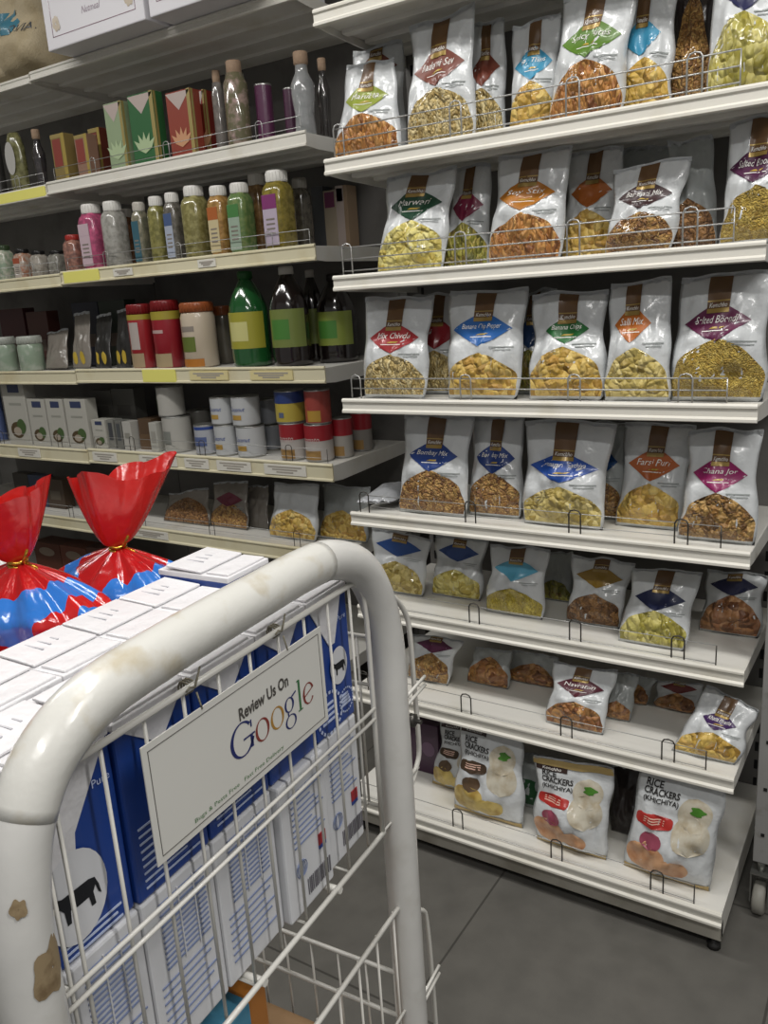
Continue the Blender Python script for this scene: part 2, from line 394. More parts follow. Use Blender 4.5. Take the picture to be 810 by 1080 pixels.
def snackbag(name, label, quad_px, Y, z, lean, depth, dcol, flavour, sn, film=None, group=None, dc=(0, .61), dhw=.80, dhh=.158, tab=True, snh=.44, seed=0, detail=True, vb=None, cat='snack bag', extra=None, snw=.95):
    (uTL, vTL), (uTR, vTR), uBL, uBR = quad_px
    if vb is not None:
        Y = at((uBL+uBR)/2, vb, 2, z).y + depth*.30
    if group in G.values():
        sh_ = [k for k in G if G[k] == group][0]
        Y = max(Y, YF[sh_]+.014+depth*.5+.008)
    BL = Vector((xat(uBL, Y, z), Y, z)); BR = Vector((xat(uBR, Y, z), Y, z))
    Yt = Y+lean
    TL = at(uTL, vTL, 1, Yt); TR = at(uTR, vTR, 1, Yt)
    zs = sorted(RZALL+[.9]) if group in G.values() else sorted(LZ+[1.2])
    zmax = min(q for q in zs if q > z+.05)-.044
    for c_ in (TL, TR):
        if c_.z > zmax: c_.z = zmax
    base = (BL+BR)/2; base.z = z
    bg = Bag([BL, BR, TL, TR], base, depth, seed)
    root = bagmesh(bg, film).build(name, film or FILM, None, base)
    tag(root, label, cat, group)
    # crimped top seal
    ts = M()
    nn = 26
    for i in range(1):
        ts.grid(lambda a, b: bg.mid(-1+2*a, .965+.05*b) + Vector((0, -.0016*math.sin(b*PI*9), 0)) + Vector((0, -.0022-.0012*math.sin(a*nn), 0)), 40, 10)
    if detail: ts.build('top_seal', SEAL, root)
    if sn:
        sm = M(); hw = snw
        strip(sm, bg, .035, snh, lambda t: -hw*max(.02, 1-t**3.6)**.95*(1+.07*math.sin(t*13+seed)*t), lambda t: hw*max(.02, 1-t**4.0)**.95*(1+.07*math.sin(t*11+seed*2)*t), .0012, 16, 16)
        sm.build('snack_window', SN[sn], root)
    if dcol:
        dm = M(); cx, cy = dc
        f = lambda t: dhw*max(0.0, 1-abs(2*t-1))**.85
        strip(dm, bg, cy-dhh, cy+dhh, lambda t: cx-f(t), lambda t: cx+f(t), .0016, 10, 12)
        if flavour:
            fn = lambda x, y: bg.P(x, y, .0026)
            n = len(flavour)
            wd = min(dhw*1.3, .12*n+.12)
            dm.text(flavour, fn, wd, .060, 1, .25, cx, cy+.02)
            strip(dm, bg, cy-.055, cy-.04, lambda t: cx-.16+.1*t, lambda t: cx+.12+.1*t, .0024, 6, 2, 2)
            strip(dm, bg, cy-.075, cy-.068, lambda t: cx-.3, lambda t: cx+.3, .0024, 8, 1, 1)
        strip(dm, bg, cy-dhh-.015, cy-dhh-.005, lambda t: .25, lambda t: .85, .0022, 6, 1, 3)
        strip(dm, bg, cy-dhh-.04, cy-dhh-.032, lambda t: .35, lambda t: .8, .0022, 6, 1, 3)
        dm.build('flavour_panel', [cmat(dcol), INK, cmat('#c8a94a'), mat('grey_small_print', '#8c918f', .5)], root)
        if tab:
            tm = M(); c2 = cx
            strip(tm, bg, cy+dhh*.45, .985, lambda t: c2-.25, lambda t: c2+.25, .0022, 6, 8, 0)
            strip(tm, bg, cy+dhh*.45, cy+dhh*.45+.035, lambda t: c2-.25, lambda t: c2+.25, .0028, 6, 2, 1)
            strip(tm, bg, cy+dhh*.45+.09, cy+dhh*.45+.1, lambda t: c2-.25, lambda t: c2+.25, .0028, 6, 2, 1)
            if detail: tm.text('Kemchho', lambda x, y: bg.P(x, y, .0032), .4, .036, 2, .2, c2, cy+dhh*.45+.062)
            tm.build('brand_badge', [TAB, TABG, INK], root)
    if extra: extra(bg, root)
    return root
seed = [0]
def sb(sh, TL, TR, uBL, uBR, dcol, flavour, sn, label, dy=.055, lean=.03, depth=.06, vb=None, **kw):
    seed[0] += 1
    return snackbag('snack_bag', label, (TL, TR, uBL, uBR), YF[sh]+dy, ZB[sh], lean, depth, dcol, flavour, sn, group=G[sh], seed=seed[0], vb=vb, **kw)
LIME, BRN, SKY, GRN = '#93a02c', '#7d4030', '#3f9ac0', '#5c8426'
# top snack shelf
sb(1, (366, 70), (417, 60), 351, 425, LIME, 'Marubea', 'sticks', 'white snack bag with lime green diamond and orange sticks, top snack shelf', dhw=.8)
sb(1, (372, 44), (424, 24), 374, 430, BRN, None, None, 'pale bag with brown diamond leaning behind the lime green diamond bag', dy=.16, dc=(0, .8))
sb(1, (433, 32), (503, 6), 429, 502, BRN, 'Ratlami Sev', 'curls', 'white snack bag with rust brown diamond and pale sev curls, facing the aisle', dhw=.82)
sb(1, (496, 30), (534, 20), 494, 534, BRN, None, 'curls', 'half-hidden bag with rust brown diamond beside the rust brown sev bag', dy=.12)
sb(1, (542, 28), (592, 16), 537, 590, SKY, 'Soy Thins', 'chips', 'white bag with sky blue diamond and yellow chips, left of the olive green diamond bag', dy=.10, dhw=.85)
sb(1, (592, -2), (674, -20), 578, 656, GRN, 'Spicy Bites', 'sticks', 'glossy white bag with olive green diamond and orange bites on the top snack shelf', dy=.045, depth=.07, dhw=.85)
sb(1, (660, -4), (715, -16), 652, 708, SKY, None, 'chips', 'pale bag with sky blue diamond right of the olive green diamond bag', dy=.10, dc=(-.2, .62))
sb(1, (712, -14), (754, -28), 706, 752, None, None, 'mix', 'dark brown glossy bag between two pale bags on the top snack shelf', dy=.14, film=mat('dark_bag_film', '#2b2422', .3, coat=.4, bump=.5, bscale=24), snh=.9)
sb(1, (752, -62), (834, -74), 745, 824, '#23264f', 'Banana Chips', 'lime', 'bag with navy diamond and yellow-green chips at the right end of top snack shelf', dy=.05, depth=.075, dc=(0, .66), snh=.5)
# second
sb(2, (409, 188), (482, 178), 397, 468, '#1d4a33', 'Marwari', 'pale', 'slumped bag with dark green diamond and pale chips on the second snack shelf', dhw=.8, dc=(0, .68), snh=.52)
sb(2, (478, 172), (518, 168), 466, 516, '#7d1d40', None, 'greenmix', 'bag with crimson diamond tucked behind the dark green diamond bag', dy=.11)
sb(2, (526, 164), (606, 150), 514, 592, '#b8741f', 'Soy Stix', 'sticks', 'white bag with amber diamond and golden sticks, front row of second snack shelf', dhw=.8, depth=.07, dc=(-.05, .62))
sb(2, (602, 152), (660, 148), 592, 648, '#a85c1f', None, 'chips', 'shaded bag with orange diamond behind the dark maroon mix bag', dy=.13)
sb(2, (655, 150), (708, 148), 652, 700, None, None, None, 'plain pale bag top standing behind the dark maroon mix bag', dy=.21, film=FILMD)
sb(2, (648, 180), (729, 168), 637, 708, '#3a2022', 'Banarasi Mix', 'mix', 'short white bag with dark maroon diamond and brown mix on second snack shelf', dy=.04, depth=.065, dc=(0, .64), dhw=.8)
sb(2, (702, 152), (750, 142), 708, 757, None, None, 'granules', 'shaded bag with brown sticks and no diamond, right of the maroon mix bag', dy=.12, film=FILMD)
sb(2, (768, 130), (852, 116), 757, 838, '#4f2144', 'Salted Boondi', 'boondi', 'white bag with plum diamond and yellow boondi at right end of second shelf', depth=.075, dc=(-.1, .62), dhw=.8)
# third
sb(3, (386, 317), (457, 314), 384, 449, '#a8262c', 'Mix Chivda', 'curls', 'white snack bag with red diamond and yellow curls, leftmost of third snack shelf', dhw=.8)
sb(3, (436, 313), (492, 309), 436, 492, '#8f1f28', None, 'curls', 'shaded red diamond bag behind the red and bright blue diamond bags', dy=.13)
sb(3, (474, 308), (560, 303), 472, 546, '#2a6cba', 'Banana Chip Pepper', 'chips', 'white bag with bright blue diamond and banana chips on the third snack shelf', dy=.05, depth=.07, dhw=.82, dc=(-.02, .64), snh=.42)
sb(3, (544, 312), (588, 306), 536, 588, '#1f3f6a', None, 'greenmix', 'dark shaded bag between the bright blue and leaf green diamond bags', dy=.14, film=FILMD)
sb(3, (561, 314), (641, 306), 557, 637, '#216f32', 'Banana Chips', 'chips', 'white bag with leaf green diamond and wide golden chips on third snack shelf', dy=.05, depth=.07, dhw=.62, dhh=.13, dc=(.05, .66), snh=.5)
sb(3, (644, 299), (708, 292), 637, 708, '#c06a20', 'Salli Mix', 'saute', 'white bag with bright orange diamond and pale shreds on third snack shelf', dy=.05, dc=(-.15, .64), dhw=.62)
sb(3, (718, 296), (816, 284), 706, 806, '#67204a', 'Salted Boondi', 'boondi', 'large white bag with plum diamond and yellow boondi at right of third shelf', dy=.05, depth=.085, dhw=.76, dc=(-.06, .63), snh=.5)
# fourth
sb(4, (428, 438), (500, 440), 420, 492, '#1f3f86', 'Bombay Mix', 'mix', 'white bag with royal blue diamond and brown mix, leftmost on fourth snack shelf', dhw=.76, snh=.47)
sb(4, (501, 441), (555, 442), 494, 550, '#1f3f86', 'Bombay Mix', 'mix', 'royal blue diamond mix bag squeezed left of the gathiya bag', dy=.085, snh=.47)
sb(4, (553, 443), (650, 448), 552, 637, '#1f4fa8', 'Jamnagari Gathiya', 'saute', 'white gathiya bag with blue diamond and gold badge, front of fourth snack shelf', dy=.03, depth=.075, dhw=.86, dc=(0, .58), dhh=.14, snh=.4)
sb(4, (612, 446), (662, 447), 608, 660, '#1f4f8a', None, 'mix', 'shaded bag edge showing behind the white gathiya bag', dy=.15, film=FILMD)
sb(4, (661, 446), (736, 448), 648, 716, '#b8602a', 'Farsi Puri', 'chips', 'shaded bag with burnt orange diamond and big chips on fourth snack shelf', dy=.11, dhw=.8, dc=(0, .62))
sb(4, (728, 453), (804, 455), 713, 797, '#981f62', 'Chana Jor', 'flakes', 'white bag with magenta diamond and brown flakes at right of fourth snack shelf', dy=.035, depth=.07, dhw=.8, dc=(0, .62), snh=.46)
# fifth
sb(5, (392, 557), (457, 568), 392, 447, '#1f4f9a', None, 'saute', 'bag with blue top and pale rings, leftmost on the fifth snack shelf', vb=628, dc=(0, .78), snh=.55, depth=.055)
sb(5, (461, 566), (514, 571), 455, 507, '#1f4282', None, 'pale', 'bag with blue top and round chips, second along the fifth snack shelf', vb=633, dc=(0, .78), snh=.5, depth=.055)
sb(5, (517, 574), (580, 579), 512, 573, '#62b4d4', None, 'sev', 'clear-edged bag with light blue diamond and yellow sev on fifth snack shelf', vb=652, dc=(0, .68), snh=.42, depth=.055)
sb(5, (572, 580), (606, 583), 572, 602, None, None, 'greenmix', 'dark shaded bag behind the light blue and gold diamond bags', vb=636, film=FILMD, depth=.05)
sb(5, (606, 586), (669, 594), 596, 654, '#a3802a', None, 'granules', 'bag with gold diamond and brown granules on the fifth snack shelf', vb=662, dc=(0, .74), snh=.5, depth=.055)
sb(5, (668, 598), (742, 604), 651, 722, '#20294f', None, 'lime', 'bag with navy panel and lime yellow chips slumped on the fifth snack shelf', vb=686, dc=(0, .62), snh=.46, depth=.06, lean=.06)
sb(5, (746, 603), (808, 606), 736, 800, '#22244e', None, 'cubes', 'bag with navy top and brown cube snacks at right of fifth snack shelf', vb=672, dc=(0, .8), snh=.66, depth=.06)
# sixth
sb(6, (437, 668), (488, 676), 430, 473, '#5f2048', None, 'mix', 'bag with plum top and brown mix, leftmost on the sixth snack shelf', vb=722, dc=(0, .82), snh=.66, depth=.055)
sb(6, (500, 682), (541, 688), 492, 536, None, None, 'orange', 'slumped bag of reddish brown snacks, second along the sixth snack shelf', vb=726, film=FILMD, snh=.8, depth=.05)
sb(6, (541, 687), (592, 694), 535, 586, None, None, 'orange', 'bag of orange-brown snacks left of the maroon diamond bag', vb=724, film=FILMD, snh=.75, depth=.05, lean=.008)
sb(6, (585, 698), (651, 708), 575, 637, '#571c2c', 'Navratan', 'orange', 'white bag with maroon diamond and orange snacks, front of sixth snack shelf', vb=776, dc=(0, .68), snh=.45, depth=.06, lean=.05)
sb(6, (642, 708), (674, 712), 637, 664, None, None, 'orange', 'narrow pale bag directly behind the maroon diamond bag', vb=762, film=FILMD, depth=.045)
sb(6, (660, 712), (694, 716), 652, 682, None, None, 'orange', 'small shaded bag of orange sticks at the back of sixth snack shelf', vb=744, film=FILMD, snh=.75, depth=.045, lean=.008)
sb(6, (694, 718), (742, 724), 690, 734, '#7a2a24', None, 'orange', 'shaded bag with red top and orange pieces behind the tilted purple diamond bag', vb=752, dc=(0, .85), snh=.7, depth=.045, lean=.008)
sb(6, (744, 722), (801, 748), 707, 776, '#3f1f58', 'Khatta Meetha', 'chips', 'tilted bag with purple diamond and golden pieces at right of sixth snack shelf', vb=808, dc=(.0, .6), dhw=.62, dhh=.14, snh=.42, depth=.065, lean=.06)
# bottom: rice crackers
LEAF = cmat('#4f8a2e'); RED = cmat('#c0302a'); PAPAD = mat('rice_cracker_picture', '#c2bcab', .5, coat=.25, spot='#b0a48c', spotscale=40, spotamt=.5)
PEACH = mat('onion_picture', '#cfa27c', .45, coat=.3, spot='#b27a52', spotscale=25, spotamt=.5)
GOLDF = mat('gold_bag_film', '#b39a62', .35, metal=.2, coat=.3, bump=.4, bscale=30)
YELP = mat('mushroom_picture', '#c9b268', .45, coat=.3, spot='#a2853f', spotscale=28, spotamt=.5)
def rice(pill, pict, leaf=True, gold=False, up=0):
    def ex(bg, root):
        t = M(); fn = lambda x, y: bg.P(x, y, .002)
        t.text('RICE', fn, .40, .066, 0, 0, -.56, .853+up, .03); t.text('CRACKERS', fn, .84, .066, 0, 0, -.36, .782+up, .03); t.text('(KHICHIYA)', fn, .84, .06, 0, 0, -.36, .702+up, .025)
        t.build('title_lettering', mat('black_print', '#2b2928', .5), root)
        p = M(); f = lambda t: .46*max(0, 1-abs(2*t-1)**3.5)**.4
        strip(p, bg, .50, .635, lambda t: -.45-f(t), lambda t: -.45+f(t), .0018, 8, 8, 0)
        for q in range(3): strip(p, bg, .545+q*.022, .555+q*.022, lambda t: -.7, lambda t: -.2, .0024, 6, 1, 1)
        p.build('flavour_pill', [pill, mat('pill_print', '#d9b2a0', .5)], root)
        e = M(); g = lambda t: .40*max(0, 1-(2*t-1)**2)**.5
        strip(e, bg, .33, .69, lambda t: .45-g(t)*1.08, lambda t: .45+g(t)*1.08, .0012, 10, 12, 0)
        strip(e, bg, .54, .86, lambda t: .45-g(t)*.95, lambda t: .45+g(t)*.95, .0015, 10, 12, 0)
        h = lambda t: .16*max(0, 1-(2*t-1)**2)**.5
        if leaf: strip(e, bg, .70, .79, lambda t: .5-h(t)*(1+.3*math.sin(t*9)), lambda t: .5+h(t)*(1+.3*math.cos(t*11)), .0026, 6, 8, 1)
        e.build('cracker_picture', [PAPAD, LEAF], root)
        o = M(); g2 = lambda t: .44*max(0, 1-(2*t-1)**2)**.5
        strip(o, bg, .06, .36, lambda t: -.52-g2(t), lambda t: -.45+g2(t), .0012, 10, 10, 0)
        strip(o, bg, .30, .47, lambda t: -.42-g2(t)*.6, lambda t: -.42+g2(t)*.6, .0016, 8, 8, 1)
        strip(o, bg, .07, .27, lambda t: .15-g2(t)*.8, lambda t: .15+g2(t)*.8, .0016, 8, 8, 0)
        o.build('ingredient_picture', [pict, mat('onion_slice_print' if pict == PEACH else 'pepper_print', '#96465a' if pict == PEACH else '#5a4632', .45, coat=.3)], root)
        bd_ = M()
        if not up: strip(bd_, bg, .915 if not gold else .875, .975 if not gold else .93, lambda t: -.93, lambda t: -.1, .0016, 8, 3, 0)
        if not up: bd_.text('Kemchho', fn, .5, .03, 1, .2, -.5, .945 if not gold else .903)
        if not up: bd_.build('brand_badge', [mat('dark_brand_badge', '#33211c', .4, coat=.3), INK], root)
        if gold:
            gt = M(); strip(gt, bg, .93, .995, lambda t: -1.0, lambda t: 1.0, .003, 14, 4, 0); gt.build('folded_top', GOLDF, root)
        bt = M(); strip(bt, bg, .0, .05, lambda t: -.98, lambda t: .98, .0015, 12, 2, 0); bt.build('bottom_band', GOLDF, root)
    return ex
def rb(TL, TR, a, b, vb, label, ex, **kw):
    seed[0] += 1
    return snackbag('rice_cracker_bag', label, (TL, TR, a, b), 0, ZB[7], kw.pop('lean', .03), kw.pop('depth', .07), None, None, None, group=G[7], seed=seed[0], vb=vb, extra=ex, **kw)
BPILL = cmat('#4a3826')
rb((466, 760), (520, 768), 455, 510, 838, 'rice cracker bag with brown label, partly behind the other brown label bag', rice(BPILL, YELP), depth=.06)
rb((486, 762), (552, 772), 478, 553, 868, 'rice cracker bag with brown label in front of its twin', rice(BPILL, YELP), depth=.065)
rb((545, 792), (590, 800), 545, 590, 858, 'green cracker bag standing between the brown and red label bags', lambda bg, r: (lambda q: (strip(q, bg, .1, .55, lambda t: -.9, lambda t: .9, .001, 8, 8, 0), q.build('green_panel', cmat('#2f5f3a'), r)))(M()), film=FILMD, depth=.05)
rb((562, 796), (650, 812), 565, 641, 906, 'rice cracker bag with red label and folded gold top, middle of bottom shelf', rice(RED, PEACH, gold=True), depth=.07)
rb((646, 806), (690, 815), 644, 690, 886, 'dark bag standing between the two red label rice cracker bags', None, film=MATS['dark_bag_film'], depth=.045)
rb((676, 806), (766, 826), 656, 750, 936, 'rice cracker bag with red label at the right end of bottom shelf', rice(RED, PEACH, up=.055), depth=.075)
# folded gold top of the middle bag
g = at(606, 800, 1, RYF[6]+.06)

# ------------------------------------------------------------------ groceries on the left shelves
def span(u0, u1, sh, dy, bay=0):
    z = LZ[sh]-.005-(.006 if bay else 0)
    while bay == 0 and dy < .4 and xat(u1, LY+dy, z) > LX1-.008: dy += .01
    Y = LY+dy
    return xat(u0, Y, z), xat(u1, Y, z), Y, z
def slant(x, Y): return Y/math.hypot(x, Y)
def hgt(u, v, Y, z):
    top = min([q for q in LZ if q > z+.08]+[1.3])-.05
    return min(at(u, v, 1, Y).z, top) - z
def glassy(name, col, spot=None): return mat(name, col, .18, coat=.8, spot=spot, spotscale=60, spotamt=.5)
def spice(u0, u1, vt, sh, label, col, spot=None, cap='#dcdad4', lab=None, dy=.06, bay=0, group=None, labtop=None, name='spice_bottle', hh=None):
    x0, x1, Y, z = span(u0, u1, sh, dy, bay); w = abs(x1-x0)*.97*slant(x0, Y); h = hgt((u0+u1)/2, vt, Y, z); r = w/2
    b = M(); b.lathe([(r*.92, 0), (r, .004), (r, h*.74), (r*.9, h*.80), (r*.74, h*.84), (r*.70, h*.86)], seg=20, sq=5)
    o = b.build(name, glassy('contents_'+col.lstrip('#')+('s' if spot else ''), col, spot), None, ((x0+x1)/2, Y, z)); tag(o, label, 'bottle', group)
    c = M(); c.lathe([(r*.78, h*.855), (r*.80, h*.865), (r*.80, h*.985), (r*.74, h)], seg=20)
    for k in range(20): a = 2*PI*k/20; c.box((math.cos(a)*r*.80, math.sin(a)*r*.80, h*.925), (.0016, .0016, h*.10))
    c.build('cap', mat('cap_'+cap.lstrip('#'), cap, .35), o)
    if lab:
        l = M(); l.bx(-r*.78, r*.55, -r*1.02, -r*.97, h*.06, h*.70, .0005)
        l.bx(-r*.78, r*.55, -r*1.03, -r*.98, h*.52, h*.70, .0005, mi=1)
        for k in range(4): l.bx(-r*.5, r*.3, -r*1.035, -r*1.0, h*(.2+.06*k), h*(.222+.06*k), mi=2)
        l.build('label', [cmat(lab), cmat(labtop or lab), mat('small_print', '#7d756c', .6)], o)
    return o
GS = 'spice bottles on the second grocery shelf'
spice(72, 93, 247, 2, 'short spice jar with red lid, left of the pink bottle', '#7a5a52', '#a87a6a', cap='#a3332c', group=GS)
spice(92, 118, 214, 2, 'spice bottle of pink contents with white cap', '#9a4a68', '#c45a80', lab='#d8c0c8', group=GS)
spice(115, 139, 211, 2, 'clear white spice bottle right of the pink bottle', '#a9a7a0', '#8f8d86', group=GS)
spice(134, 148, 219, 2, 'narrow brown spice bottle right of the clear white one', '#7a5236', '#5a3c28', dy=.16, cap='#b8b4ac', group=GS)
spice(146, 162, 212, 2, 'spice bottle with teal label and grey cap', '#6a6a5a', '#8a8470', lab='#3f6a78', cap='#bdb9b0', group=GS)
spice(163, 181, 206, 2, 'spice bottle of yellow-green contents left of the blue label bottle', '#8f8a52', '#6f6c3e', group=GS)
spice(180, 198, 202, 2, 'spice bottle with pale blue label, left of the dried herb bottle', '#76726a', '#5a564e', lab='#b7c0d0', group=GS, labtop='#4f6490')
spice(199, 225, 195, 2, 'spice bottle of dried green herb with bright white cap', '#7a7446', '#9a9462', group=GS)
spice(226, 248, 195, 2, 'spice bottle with orange and cream label', '#b08a52', '#8f6c3c', lab='#dccda0', labtop='#bc6a34', group=GS)
spice(247, 271, 192, 2, 'spice bottle with green label right of the orange label one', '#5f7a48', '#7a8a56', lab='#a8bca8', labtop='#4f8a4a', group=GS)
spice(267, 288, 182, 2, 'tall brown spice bottle left of the magenta label bottle', '#8a6a44', '#6f5232', dy=.16, group=GS)
spice(284, 313, 179, 2, 'tall spice bottle with magenta and lilac label', '#8f8038', '#6f6428', lab='#cdbfd0', labtop='#8f3a7a', group=GS)
spice(312, 331, 187, 2, 'dark grey shaded spice bottle at right end of its row', '#4f4a40', '#3a362e', dy=.17, cap='#8a867e', group=GS)
def carton(u0, u1, vt, sh, label, col, depth=.06, dy=.035, bay=0, group=None, panels=(), name='carton', cat='carton', z0=None, sidecol=None, rot=0, endside=False):
    x0, x1, Y, z = span(u0, u1, sh, dy, bay); z = z if z0 is None else z0
    if endside: x1 = xat(u1, Y+depth, z)
    w = abs(x1-x0)*.97; h = hgt((u0+u1)/2, vt, Y, z)
    b = M(); b.bx(-w/2, w/2, 0, depth, 0, h, .0015)
    o = b.build(name, cmat(col, .5), None, ((x0+x1)/2, Y, z), rot); tag(o, label, cat, group)
    for nm, kind, col2, a in panels:
        p = M(); yy = -.0006
        if kind == 'rect':
            p.face([(-w/2+w*a[0], yy, h*a[2]), (-w/2+w*a[1], yy, h*a[2]), (-w/2+w*a[1], yy, h*a[3]), (-w/2+w*a[0], yy, h*a[3])])
        elif kind == 'vee':
            p.face([(-w/2, yy, h*.98), (0, yy, h*a[0]), (w/2, yy, h*.98)])
        elif kind == 'leaf':
            for k in range(-2, 3):
                an = k*.42; L = h*.30
                c0 = Vector((0, yy-.0003*(k+3), h*.18)); d = Vector((math.sin(an), 0, math.cos(an))); n_ = Vector((d.z, 0, -d.x))
                p.face([c0, c0+d*L*.5+n_*L*.16, c0+d*L, c0+d*L*.5-n_*L*.16])
        elif kind == 'ell':
            p.face([(-w/2+w*(a[0]+a[1]*math.cos(t*PI/8)), yy-(.0003 if nm[0] == 'c' and nm[8] == 'p' else .0006 if nm[0] == 'l' else .0009), h*(a[2]+a[3]*math.sin(t*PI/8))) for t in range(16)])
        elif kind == 'side':
            p.face([(w/2+.0006, .0+depth*a[0], h*a[2]), (w/2+.0006, depth*a[1], h*a[2]), (w/2+.0006, depth*a[1], h*a[3]), (w/2+.0006, depth*a[0], h*a[3])])
        p.build(nm, cmat(col2), o)
    return o
# second shelf right end: little boxes
GB = 'small boxes at the end of the second grocery shelf'
carton(333, 345, 196, 2, 'dark grey slim box left of the magenta topped boxes', '#4f5256', group=GB, dy=.36)
carton(345, 358, 200, 2, 'slim cream box with dark magenta top, left of the brown-sided one', '#b3a692', group=GB, dy=.36, panels=(('magenta_top', 'rect', '#7a3a60', (.1, .9, .72, .97)),))
carton(358, 380, 194, 2, 'cream box with bright magenta top and brown side', '#a38a70', group=GB, dy=.36, endside=True, panels=(('front_panel', 'rect', '#c4b4ae', (.0, .7, .0, 1)), ('magenta_top', 'rect', '#9a3a6a', (.08, .62, .76, .96))))
# bay at the picture edge, second shelf
spice(0, 18, 258, 2, 'pale green topped small jar at the picture edge', '#8fa08a', '#b8b8a8', cap='#3a4a30', bay=1, group='small jars on the far bay', name='spice_jar')
spice(19, 37, 262, 2, 'small white jar with orange spot and black lid', '#b0a498', '#a8745a', cap='#1d1c1c', bay=1, group='small jars on the far bay', name='spice_jar', lab='#c9bdb2', labtop='#b0583c')
spice(36, 53, 264, 2, 'small white jar with black lid, beside the orange spotted jar', '#a8a298', '#8c867c', cap='#1d1c1c', bay=1, group='small jars on the far bay', name='spice_jar')
spice(54, 73, 264, 2, 'small grey jar left of the red lidded spice jar', '#8a8880', '#6c6a62', cap='#1d1c1c', dy=.08, group='small jars on the far bay', name='spice_jar')
# top grocery shelf
GT = 'small boxes on the top grocery shelf'
def teabox(u0, u1, vt, label, col, sh=1, dy=.04, big=False, depth=.045):
    if big:
        pn = (('front_peak', 'vee', '#c8b8b0', (.72,)), ('leaf_picture', 'leaf', '#bcd0a4' if 'green' in label else '#d8a27a', ()), ('gold_edge', 'rect', '#a8985a', (.86, 1, 0, 1)), ('gold_side_band', 'side', '#a8985a', (.05, .3, 0, 1)))
    else:
        pn = (('red_panel', 'rect', '#94443a', (.1, .7, .35, .9)), ('gold_edge', 'rect', '#b09a4c', (.76, 1, 0, 1)), ('gold_top_band', 'rect', '#a8945a', (0, .76, .92, 1)))
    return carton(u0, u1, vt, sh, label, col, depth, dy, 0, GT, pn, name='tea_box', cat='box', endside=True)
teabox(60, 85, 138, 'small red and yellow box, left end of the top grocery shelf', '#8f7c48')
teabox(84, 108, 139, 'small pink and yellow box beside the red and yellow box', '#9c7864')
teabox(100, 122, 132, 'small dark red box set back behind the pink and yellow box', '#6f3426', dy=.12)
teabox(118, 147, 104, 'pale green leaf box with silver peak on the top grocery shelf', '#9db08a', big=True)
teabox(143, 180, 94, 'dark green leaf box with silver peak beside the pale green one', '#2f6a3a', big=True)
teabox(182, 218, 92, 'orange-red leaf box with silver peak on the top grocery shelf', '#96402e', big=True)
teabox(210, 232, 92, 'plain dark red box behind the orange-red leaf box', '#8c2a20', dy=.13, big=True)
def corkbottle(u0, u1, vt, label, col, spot, dy=.07, clear=False, corkc='#98806a', bay=0):
    x0, x1, Y, z = span(u0, u1, 1, dy, bay); r = abs(x1-x0)/2*slant(x0, Y); h = hgt((u0+u1)/2, vt, Y, z)
    b = M(); b.lathe([(r*.8, 0), (r*.92, .004), (r*.8, h*.25), (r, h*.5), (r, h*.62), (r*.55, h*.76), (r*.5, h*.86), (r*.6, h*.875)] if clear else [(r*.95, 0), (r, .004), (r, h*.74), (r*.8, h*.80), (r*.72, h*.86)], seg=20)
    o = b.build('cork_bottle', mat('clear_bottle_'+col.lstrip('#'), col, .08, coat=1, spot=spot, spotscale=40, trans=.55 if clear else 0), None, ((x0+x1)/2, Y, z)); tag(o, label, 'bottle', 'cork bottles on the top grocery shelf')
    c = M(); c.lathe([(r*.45, h*.83), (r*.62, h*.87), (r*.62, h*.99), (r*.56, h)], seg=14); c.build('cork', mat('cork_'+corkc.lstrip('#'), corkc, .8, bump=.3, bscale=120), o)
    return o
corkbottle(230, 243, 72, 'narrow grey cork bottle left of the herb filled cork bottle', '#6f6a66', '#8a847e', dy=.12)
corkbottle(242, 268, 62, 'cork bottle of green herbs and pink grains', '#68644c', '#a8908a')
corkbottle(311, 336, 53, 'clear empty curvy bottle with cork at the shelf end', '#c4c6c6', '#b0b4b4', clear=True)
corkbottle(338, 352, 60, 'dark bottle behind the shelf end beside the lime diamond bag', '#4a4644', '#5c5854', dy=.14, clear=True)
def can(u0, u1, vt, sh, label, col, z0=None, dy=.07, bay=0, group=None, bands=(), name='food_can', lid='#a8a8a4', cat='can', text=None, tcol='#2a4a9a'):
    x0, x1, Y, z = span(u0, u1, sh, dy, bay); r = abs(x1-x0)/2*slant(x0, Y)
    if Y < LY+.022+r:
        Y = LY+.022+r; x0, x1 = xat(u0, Y, z), xat(u1, Y, z)
    zz = z if z0 is None else z0
    h = hgt((u0+u1)/2, vt, Y, zz)
    b = M(); b.lathe([(r*.97, 0), (r, .002), (r*.985, .005), (r*.985, h-.005), (r, h-.002), (r*.97, h), (r*.93, h-.002), (r*.3, h-.0025)], seg=28)
    o = b.build(name, mat('tin_metal', lid, .3, metal=.8), None, ((x0+x1)/2, Y, zz)); tag(o, label, cat, group)
    l = M(); l.lathe([(r*.992, .005), (r*.992, h-.005)], seg=28, cap=False); l.build('paper_label', cmat(col), o)
    for nm, c2, a0, a1, h0, h1, rr in bands:
        q = M()
        q.grid(lambda a, b: (lambda th: (math.cos(th)*r*rr, math.sin(th)*r*rr, h*(h0+(h1-h0)*b)))(-PI/2+(a0+(a1-a0)*a)), 28, 4)
        q.build(nm, cmat(c2), o)
    if text:
        q = M(); q.text(text, lambda x, y: (math.sin(x/r)*r*1.02, -math.cos(x/r)*r*1.02, y), r*1.3, h*.14, 0, .3, .0, h*.58); q.build('label_lettering', cmat(tcol), o)
    return o, zz+h+.0006
can(274, 292, 88, 1, 'plum coloured tin behind the wire guard on top grocery shelf', '#5a2a4c', dy=.11, group='plum tins')
can(303, 316, 92, 1, 'plum tin behind the clear empty curvy bottle', '#4c2440', dy=.13, group='plum tins')
